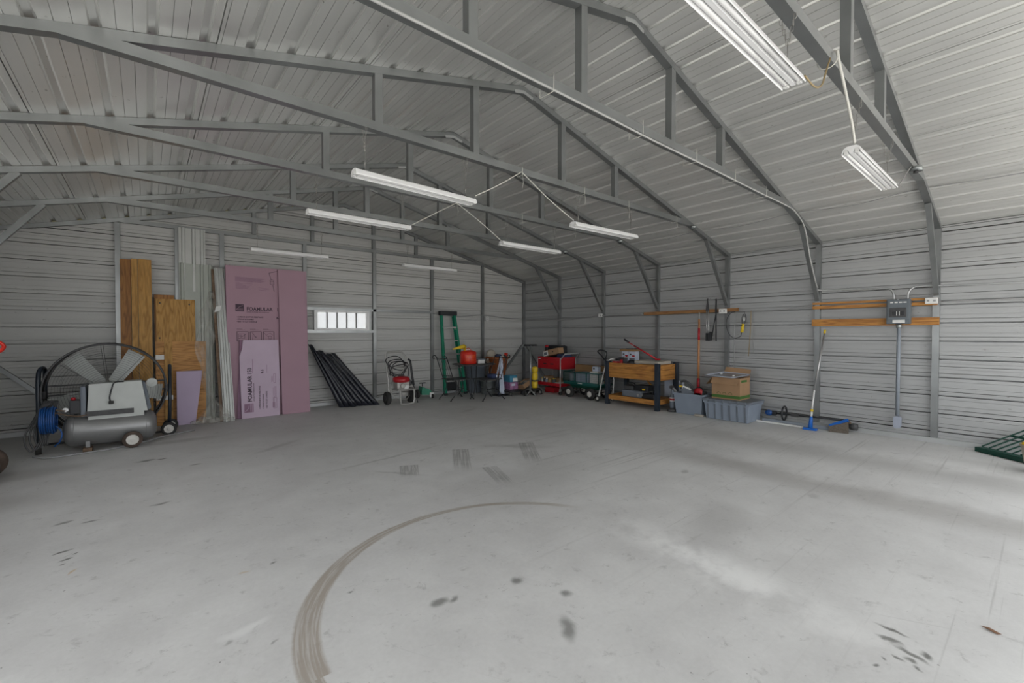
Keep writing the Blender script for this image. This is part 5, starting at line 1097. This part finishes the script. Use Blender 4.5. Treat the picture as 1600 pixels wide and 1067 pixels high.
# plastic wrap
b = B(); random.seed(11)
def wf_(u, v):
    cx = .80 - .13 * math.sin(v * 3.0) + .03 * v; wd = .045 + .07 * math.sin(min(1, v * 1.3) * PI) + (.20 * max(0, v - .86) / .14)
    x = cx + (u - .5) * 2 * wd + .02 * math.sin(v * 23 + u * 5); y = 8.20 - .16 * v + .03 * math.sin(u * 11 + v * 9) + .015 * math.sin(u * 23 - v * 31)
    return (x, min(y + (1 - v) * .18, 8.46), max(.006, 2.02 * (1 - v) ** .9 + .02 * math.sin(u * 9)))
b.grid(22, 44, wf_, True); solo(b, 'plastic_wrap', 'wrap', 'crumpled clear plastic film hanging down between plywood and metal sheets', 'plastic film')
b = B()
for k in range(7): b.ball((.55 + .075 * k, 8.08 + .03 * math.sin(k * 2), .035 + .02 * (k % 3)), .07, .05, .035 + .02 * (k % 2), 8)
solo(b, 'plastic_heap', 'wrap', 'crumpled heap of clear film on the floor left of the pink boards', 'plastic film')
T_lab = lump('paper_label', 'small silver label tied to the wrap near the top of the pink board', 'label', [('label', 'plate', B(rotz((.86, 8.30, 0), .3)).hexa([(.82, 8.29, 1.70), (.90, 8.29, 1.73), (.90, 8.296, 1.73), (.82, 8.296, 1.70), (.84, 8.29, 1.79), (.92, 8.29, 1.81), (.92, 8.296, 1.81), (.84, 8.296, 1.79)]))], (.86, 8.3, 1.7))

# pink foam boards
def text_mesh(s, size, sx=.62, bold=.0, name='lettering'):
    cu = bpy.data.curves.new(name, 'FONT'); cu.body = s; cu.size = size; cu.offset = bold; cu.resolution_u = 2; cu.fill_mode = 'FRONT'
    o = bpy.data.objects.new(name, cu); COL.objects.link(o); dg = bpy.context.evaluated_depsgraph_get(); me = bpy.data.meshes.new_from_object(o.evaluated_get(dg))
    bpy.data.objects.remove(o); 
    for v in me.vertices: v.co.x *= sx
    return me
def put_text(b, s, size, P, sx=.62, bold=0., vert=False):
    """P(a, z) maps panel coords to world; text starts at (a0, z0)"""
    me = text_mesh(s, size, sx, bold); fn, a0, z0 = P
    vs = []
    for v in me.vertices:
        x, y = v.co.x, v.co.y
        vs.append(b.v(fn(a0 - y, z0 + x) if vert else fn(a0 + x, z0 + y)))
    for p in me.polygons: b.f([vs[i] for i in p.vertices])
    bpy.data.meshes.remove(me)
tA = thing('foam_board', 'tall pink foam insulation board with printing, at the back of the pink stack', 'foam board', (1.6, 8.3, 0))
YA0, YA1, HA = 8.225, 8.34, 2.462
lean(.985, 2.19, YA0, YA1, .003, HA, .10).obj('board', 'foam', tA)
def FA(x, z): return (x, YA0 + (YA1 - YA0) * z / HA - .0015, z)
def strokes(b, fn, segs, wd=.005):
    for (x0, z0, x1, z1) in segs:
        d = V((x1 - x0, z1 - z0)); n = V((-d.y, d.x)).normalized() * wd / 2
        b.f([b.v(fn(x0 + n.x, z0 + n.y)), b.v(fn(x1 + n.x, z1 + n.y)), b.v(fn(x1 - n.x, z1 - n.y)), b.v(fn(x0 - n.x, z0 - n.y))])
def rect(x0, x1, z0, z1): return [(x0, z0, x1, z0), (x1, z0, x1, z1), (x1, z1, x0, z1), (x0, z1, x0, z0)]
b = B(); put_text(b, 'FOAMULAR', .083, (FA, 1.262, 1.742), .88, .0022); put_text(b, '15', .083, (FA, 1.705, 1.742), .7, .0022); put_text(b, 'R-', .05, (FA, 1.70, 1.61), .8, .002)
put_text(b, 'EXTRUDED POLYSTYRENE RIGID FOAM INSULATION', .019, (FA, 1.264, 1.712), .72, .0006)
for k, s in enumerate(('\u2022 SUPERIOR MOISTURE RESISTANCE', '\u2022 STRONG & DURABLE', '\u2022 EASY TO CUT & HANDLE')): put_text(b, s, .030, (FA, 1.12, 1.625 - k * .038), .80, .001)
b.obj('lettering', 'ink', tA, 'stuff')
b = B(); strokes(b, FA, [(1.107, 1.785, 1.225, 1.785)], .115); b.obj('printed_emblem', 'ink', tA)
b = B(); strokes(b, lambda x, z: (x, FA(x, z)[1] - .001, z), [(1.115, 1.745, 1.16, 1.80), (1.16, 1.80, 1.215, 1.825), (1.115, 1.765, 1.215, 1.765), (1.115, 1.748, 1.215, 1.748)], .005); b.obj('emblem_lines', 'foam', tA)
b = B(); L_ = []
for k in range(8): L_.append((1.11, 2.285 - k * .0085, 1.545 - .02 * ((k * 5) % 4), 2.272 - k * .0085))
L_.append((1.11, 2.215, 1.36, 2.212))
for k in range(9): L_.append((1.115, 2.195 - k * .012, 1.17 + .19 * abs(math.sin(k * 1.7)), 2.193 - k * .012))
for k in range(3): L_.append((1.44, 2.125 - k * .018, 1.60, 2.118 - k * .018))
strokes(b, FA, L_, .0045); b.obj('small_print', 'ink_grey', tA)
b = B(); L_ = []
for k in range(3):
    x0 = 1.118 + k * .188; L_ += rect(x0, x0 + .165, 1.245, 1.40); L_ += rect(x0 + .006, x0 + .159, 1.251, 1.394)
    L_.append((x0, 1.425, x0 + .12, 1.425)); L_.append((x0, 1.44, x0 + .08, 1.44))
L_ += rect(1.14, 1.23, 1.29, 1.36) + [(1.15, 1.32, 1.20, 1.32), (1.15, 1.34, 1.19, 1.34), (1.13, 1.27, 1.25, 1.36), (1.33, 1.39, 1.37, 1.33), (1.37, 1.33, 1.40, 1.30), (1.40, 1.30, 1.36, 1.32), (1.34, 1.26, 1.35, 1.39), (1.50, 1.385, 1.56, 1.32), (1.56, 1.32, 1.62, 1.32), (1.57, 1.32, 1.58, 1.27), (1.62, 1.32, 1.61, 1.27), (1.58, 1.27, 1.61, 1.27), (1.55, 1.35, 1.60, 1.37), (1.60, 1.37, 1.64, 1.34)]
strokes(b, FA, L_, .0045)
L_ = [(1.60, 2.385, 1.735, 2.425), (1.60, 2.385, 1.632, 2.265), (1.655, 2.19, 1.672, 2.075)]
strokes(b, FA, L_, .007)
for k in range(3):
    zc = 2.255 - k * .026; L_ = [(1.643 + .032 * math.cos(a), zc + .014 * math.sin(a), 1.643 + .032 * math.cos(a + .63), zc + .014 * math.sin(a + .63)) for a in [q * .628 for q in range(10)]]; strokes(b, FA, L_, .005)
b.obj('line_drawings', 'ink', tA, 'stuff')
tB = thing('foam_board', 'plain pink foam board strip in front of the printed board, at its right', 'foam board', (1.97, 8.2, 0))
lean(1.745, 2.185, 8.145, 8.295, .003, 2.452, .045, 1.728, 2.15).obj('board', 'foam', tB)
tC = thing('foam_board', 'short pale foam offcut with sideways lettering, lowest in front of the pink boards', 'foam board', (1.45, 8.15, 0))
b = B(); poly = [(1.155, .003), (1.70, .003), (1.71, .6), (1.70, 1.26), (1.19, 1.26), (1.175, 1.12), (1.138, 1.0), (1.145, .5)]
def FC(x, z): return (x, 8.132 + .055 * z / 1.26 - .0015, z)
A = [b.v((x, FC(x, z)[1] + .0015, z)) for x, z in poly]; C = [b.v((x, FC(x, z)[1] + .042, z)) for x, z in poly]
b.f(A); b.f(C[::-1])
for k in range(len(poly)): b.f([A[k], A[(k + 1) % len(poly)], C[(k + 1) % len(poly)], C[k]])
b.obj('board', 'foam_pale', tC)
b = B(); put_text(b, 'FOAMULAR', .088, (FC, 1.30, .262), .92, .0022, True); put_text(b, '150', .088, (FC, 1.30, .70), .85, .0022, True)
put_text(b, 'R-5', .055, (FC, 1.47, .715), .8, .002, True)
for k, s in enumerate(('\u2022 SUPERIOR MOISTURE RESISTANCE', '\u2022 STRONG & DURABLE', '\u2022 EASY TO CUT & HANDLE')): put_text(b, s, .030, (FC, 1.42 + k * .05, .13), .80, .001, True)
put_text(b, 'EXTRUDED POLYSTYRENE INSULATION', .018, (FC, 1.335, .27), .9, .0006, True)
b.obj('lettering', 'ink', tC, 'stuff')
b = B(); strokes(b, FC, [(1.255, .095, 1.255, .235)], .13); b.obj('printed_emblem', 'ink_grey', tC)
b = B(); strokes(b, lambda x, z: (x, FC(x, z)[1] - .001, z), [(1.20, .11, 1.25, .16), (1.25, .16, 1.26, .225), (1.28, .10, 1.28, .23), (1.30, .10, 1.30, .23)], .006); b.obj('emblem_lines', 'foam_pale', tC)
b = B(); L_ = [(1.315, .72, 1.315, .95), (1.52, .72, 1.52, .85)] + rect(1.62, 1.645, .55, .70) + rect(1.61, 1.66, .13, .30) + [(1.60 + .008 * k, .14, 1.60 + .008 * k, .14 + .09 * (1 + (k * 3) % 2)) for k in range(5)] + [(1.61, .33, 1.61, .47), (1.635, .30, 1.635, .49), (1.65, .30, 1.65, .49), (1.59, .56, 1.59, .66), (1.60, .57, 1.60, .66)]
strokes(b, FC, L_, .005); b.obj('small_print', 'ink_grey', tC)
lump('foam_offcut', 'torn dark edge of broken foam behind the short pale offcut', 'foam board', [('offcut', 'ink_grey', lean(1.10, 1.16, 8.185, 8.235, .003, 1.26, .02, 1.15, 1.19))], (1.13, 8.18, 0))

# ---------------------------------------------------------------- drum fan and compressor
t = thing('drum_fan', 'large round floor fan with wide grey blades behind a wire guard', 'fan', (-.38, 7.65, 0))
FX, FZ, FR = -.385, .655, .575
B().lathe([(FR, -.17), (FR + .008, -.17), (FR + .012, -.06), (FR + .008, .05), (FR, .05), (FR - .002, -.06)], (FX, 7.68, FZ), 'Y', 48, True, False).obj('drum', 'shroud_dk', t)
for y in (7.50, 7.86): B().torus((FX, y, FZ), FR + .006, .012, 'Y', 48, 8).obj('drum_rim', 'shroud_dk', t)
for y, nr, nm in ((7.495, 22, 'front_guard'), (7.865, 5, 'rear_guard')):
    b = B()
    for k in range(1, nr): b.torus((FX, y, FZ), FR * k / nr, .0013, 'Y', 40, 3)
    for k in range(8):
        a = k * PI / 4 + .1; b.tube([(FX + .05 * math.cos(a), y - .004, FZ + .05 * math.sin(a)), (FX + FR * math.cos(a), y - .004, FZ + FR * math.sin(a))], .0020, 4)
    b.obj(nm, 'shroud_dk', t, 'stuff')
for k in range(5):
    a = math.radians(129 - 72 * k if k else 129); a = math.radians((129, 58, -8, -82, 198)[k])
    b = B(); ca, sa = math.cos(a), math.sin(a); g = []
    def bl(u, v, th):
        r = .10 + u * .44; w_ = (v - .5) * (.15 + .06 * u); tw = .55 - .2 * u
        return (FX + r * ca - w_ * math.cos(tw) * sa, 7.66 + w_ * math.sin(tw) + th, FZ + r * sa + w_ * math.cos(tw) * ca)
    b.grid(6, 3, lambda u, v: bl(u, v, 0)); b.grid(6, 3, lambda u, v: bl(u, v, .006)); b.obj('fan_blade', 'shroud', t)
B().lathe([(0, -.05), (.06, -.05), (.075, -.03), (.075, .05), (0, .06)], (FX, 7.66, FZ), 'Y', 20).obj('hub', 'shroud_dk', t)
B().lathe([(0, .06), (.09, .06), (.09, .17), (0, .18)], (FX, 7.66, FZ), 'Y', 20).obj('motor', 'shroud_dk', t)
for s in (-1, 1):
    B().bar((FX - .57, 7.86, FZ + s * .06), (FX + .57, 7.86, FZ + s * .06), .02, .02).obj('motor_mount', 'shroud_dk', t)
B().tube(bez([(-.955, 7.22, .02), (-.965, 7.36, .20), (-.985, 7.50, .50), (-.99, 7.55, .80), (-.985, 7.60, .92), (-.965, 7.68, .955), (-.955, 7.74, .90), (-.965, 7.78, .70), (-.97, 7.80, .40), (-.97, 7.80, .16)], 7), .023, 10).obj('cart_handle', 'navy', t)
B().tube([(-.955, 7.215, .003), (-.955, 7.23, .10)], .027, 10).obj('foot', 'rubber', t)
B().tube([(.225, 7.56, .12), (.235, 7.58, .5), (.238, 7.60, .93)], .022, 10).obj('cart_handle', 'navy', t); B().ball((.238, 7.60, .93), .022, n=10).obj('handle_end', 'navy', t)
B().box(.20, .25, 7.58, 7.66, .58, .68, .008).obj('pivot_clamp', 'black', t)
B().box(-1.0, -.94, 7.60, 7.68, .58, .68, .008).obj('pivot_clamp', 'black', t)
for p in ((.215, 7.50, .088), (.245, 7.80, .088)): wheel(t, p, .087, .04, 'Y', .62, 'rubber', 'rim')
B().tube([(.235, 7.52, .088), (.245, 7.78, .088)], .01, 6).obj('axle', 'silver', t)
B().tube([(-.95, 7.66, .03), (.22, 7.66, .03)], .014, 8).obj('base_tube', 'shroud_dk', t)

t = thing('air_compressor', 'grey horizontal-tank air compressor with a pale cover, in front of the fan', 'compressor', (-.33, 7.2, 0))
cz = .232; pr = [(0, -.425), (.08, -.42), (.14, -.40), (.172, -.365), (.182, -.32), (.182, .32), (.172, .365), (.14, .40), (.08, .42), (0, .425)]
B().lathe(pr, (-.335, 7.2, cz), 'X', 36).obj('tank', 'tank', t)
for x in (-.655, -.015): B().torus((x, 7.2, cz), .183, .003, 'X', 36, 5).obj('weld_bead', 'tank', t)
B().box(-.54, -.06, 7.08, 7.32, .395, .425).obj('saddle', 'tank', t)
B().box(-.535, -.035, 7.075, 7.082, .345, .43).obj('front_bracket', 'shroud', t)
B().hexa([(-.545, 7.07, .405), (.0, 7.07, .42), (.0, 7.34, .42), (-.545, 7.34, .405), (-.525, 7.10, .775), (-.055, 7.10, .79), (-.055, 7.30, .79), (-.525, 7.30, .775)]).obj('pump_cover', 'shroud', t)
B().box(-.60, -.55, 7.08, 7.33, .40, .76, .02).obj('cover_side', 'tote_dark', t)
B().hexa([(.003, 7.10, .42), (.035, 7.12, .44), (.035, 7.30, .44), (.003, 7.33, .42), (-.05, 7.12, .78), (-.02, 7.14, .76), (-.02, 7.28, .76), (-.05, 7.30, .78)]).obj('cover_side', 'tote_dark', t)
B().box(-.555, -.13, 7.058, 7.068, .405, .465, .002).obj('vent_label', 'shroud_dk', t)
B().lathe([(.012, -.008), (.02, -.014), (.052, -.010), (.058, -.010), (.058, .010), (.012, .010)], (.045, 7.36, .735), 'Y', 20).obj('flywheel', 'shroud', t)
B().box(-.69, -.60, 7.10, 7.20, .44, .60, .008).obj('pressure_switch', 'black', t)
B().lathe([(.02, 0), (.02, .03), (0, .035)], (-.66, 7.14, .60), 'Z', 12).obj('switch_knob', 'red', t)
B().lathe([(.025, -.012), (.025, .012)], (-.72, 7.10, .50), 'Y', 14).obj('gauge', 'alu', t)
b = B().tube(bez([(-.86, 7.06, .50), (-.78, 7.06, .47), (-.68, 7.05, .435), (-.60, 7.05, .42), (-.54, 7.06, .43)], 5), .007, 6); b.tube([(-.86, 7.07, .53), (-.72, 7.07, .49)], .007, 6); b.obj('copper_pipe', 'rust', t)
B().tube(bez([(-.22, 7.10, .79), (-.30, 7.05, .785), (-.325, 7.04, .72), (-.345, 7.04, .62), (-.34, 7.045, .57)], 6), .008, 7).obj('power_lead', 'black', t)
B().box(-.355, -.31, 7.03, 7.055, .535, .572, .006).obj('plug', 'rubber', t)
B().tube([(-.145, 6.99, .10), (-.145, 7.35, .10)], .01, 8).obj('axle', 'silver', t)
wheel(t, (-.145, 6.965, .098), .097, .045, 'Y', .62, 'brown_rubber', 'rim'); wheel(t, (-.145, 7.40, .098), .097, .045, 'Y', .62, 'brown_rubber', 'rim')
B().box(-.58, -.50, 7.0, 7.12, .002, .05, .004).obj('foot', 'rust', t)
B().box(-.56, -.52, 7.05, 7.12, .04, .12, .004).obj('foot_bracket', 'tank', t)
# hoses
b = B()
for k in range(7): b.torus((-.91 + .018 * k, 7.08, .40), .135 + .006 * (k % 3), .009, 'X', 24, 6)
T = Matrix.Identity(4)
b.tube(bez([(-.80, 6.98, .36), (-.74, 6.94, .28), (-.75, 6.94, .18), (-.80, 6.97, .12)], 5), .007, 6)
solo(b, 'coiled_hose', 'blue', 'coiled blue air hose hanging beside the left end of the compressor', 'hose')
b = B()
for k in range(5):
    o_ = .016 * k; b.tube(bez([(-.90 + o_, 7.20 - o_, .60), (-.98 + o_, 7.12, .40 + o_), (-1.04 + 2.5 * o_, 7.06, .22), (-.99 + 2 * o_, 7.03 + o_, .08 + o_), (-.93 + o_, 7.06, .16), (-.90 + o_, 7.12, .35), (-.85 + o_, 7.18, .58), (-.90 + o_, 7.20 - o_, .60)], 6), .0085, 6)
solo(b, 'coiled_cable', 'shroud_dk', 'loops of dark grey cable hanging from the fan cart handle', 'cable')
cord('air_hose', 'cable', 'grey hose lying on the floor under the compressor', [(-.97, 7.0, .03), (-.85, 6.92, .012), (-.65, 6.93, .012), (-.3, 7.0, .012), (.0, 7.22, .012), (.15, 7.4, .012), (.5, 7.6, .012)], .010, 'hose')

# hand truck at the left edge
t = thing('hand_truck', 'hand truck with a red loop handle and brown tyres, cut off at the left edge', 'hand truck', (-1.25, 6.3, 0))
for y in (6.36, 6.06): wheel(t, (-1.185, y, .145), .143, .075, 'Y', .45, 'brown_rubber', 'rim')
B().tube([(-1.185, 6.06, .145), (-1.185, 6.38, .145)], .012, 8).obj('axle', 'silver', t)
for y in (6.12, 6.30): B().tube([(-1.26, y, .03), (-1.34, y, .6), (-1.38, y, 1.10)], .014, 8).obj('side_tube', 'red_can', t)
B().tube(bez([(-1.38, 6.12, 1.10), (-1.34, 6.14, 1.24), (-1.22, 6.18, 1.315), (-1.09, 6.20, 1.31), (-1.03, 6.22, 1.25), (-1.09, 6.24, 1.185), (-1.22, 6.27, 1.16), (-1.38, 6.30, 1.10)], 6), .015, 8).obj('loop_handle', 'red_can', t)
for z in (.3, .6, .9): B().tube([(-1.298 - (z - .3) * .12, 6.12, z), (-1.298 - (z - .3) * .12, 6.30, z)], .010, 6).obj('cross_bar', 'red_can', t)

# ---------------------------------------------------------------- right edge
t = thing('green_rack', 'dark green slatted plastic rack leaning low against the right wall', 'rack', (7.3, .2, 0))
BA, BB = V((7.44, .45, .03)), V((7.0, -.12, .03))
B().bar(BA, BB, .10, .05).obj('base_bar', 'dkgreen2', t)
d = V((.03, -.62, .46)) 
for k in range(9):
    p = BA.lerp(BB, .04 + .105 * k) + V((.03, .0, .03)); L_ = 1.0 - .02 * k
    B().bar(p, p + d * L_, .016, .014).obj('slat', 'dkgreen2', t)
for q in (.35, .92):
    p0, p1 = BA.lerp(BB, .04) + V((.03, 0, .03)) + d * q, BA.lerp(BB, .88) + V((.03, 0, .03)) + d * q * .98
    B().bar(p0, p1, .02, .02).obj('cross_slat', 'dkgreen2', t)
t = thing('plastic_bucket', 'cream plastic bucket with a yellow and green item in it, at the right edge', 'bucket', (6.62, -.06, 0))
B().lathe([(.10, .003), (.105, .01), (.14, .25), (.15, .252), (.15, .275), (.135, .275), (.10, .02), (0, .02)], (6.72, -.02, 0), 'Z', 24).obj('bucket', 'beige', t)
lump('yellow_glove', 'yellow glove-like scrap over the rim of the cream bucket', 'glove', [('glove', 'yellow', B().ball((6.66, .09, .285), .035, .025, .018, 8))], (6.66, .09, .27))
lump('green_cloth', 'bright green item standing in the cream bucket', 'tool', [('item', 'green', B().tube([(6.72, .0, .10), (6.70, .06, .34)], .03, 10))], (6.71, .03, .1))
# leaf on the floor
b = B(); pts = [(3.0, .165), (2.998, .135), (2.985, .105), (2.972, .095), (2.97, .11), (2.978, .135)]
b.f([b.v((x, y, .004 + .006 * (i % 2))) for i, (x, y) in enumerate(pts)]); b.f([b.v((x, y, .0035 + .006 * (i % 2))) for i, (x, y) in enumerate(pts)][::-1])
solo(b, 'dry_leaf', 'leaf', 'single dry brown leaf on the concrete at lower right', 'leaf')
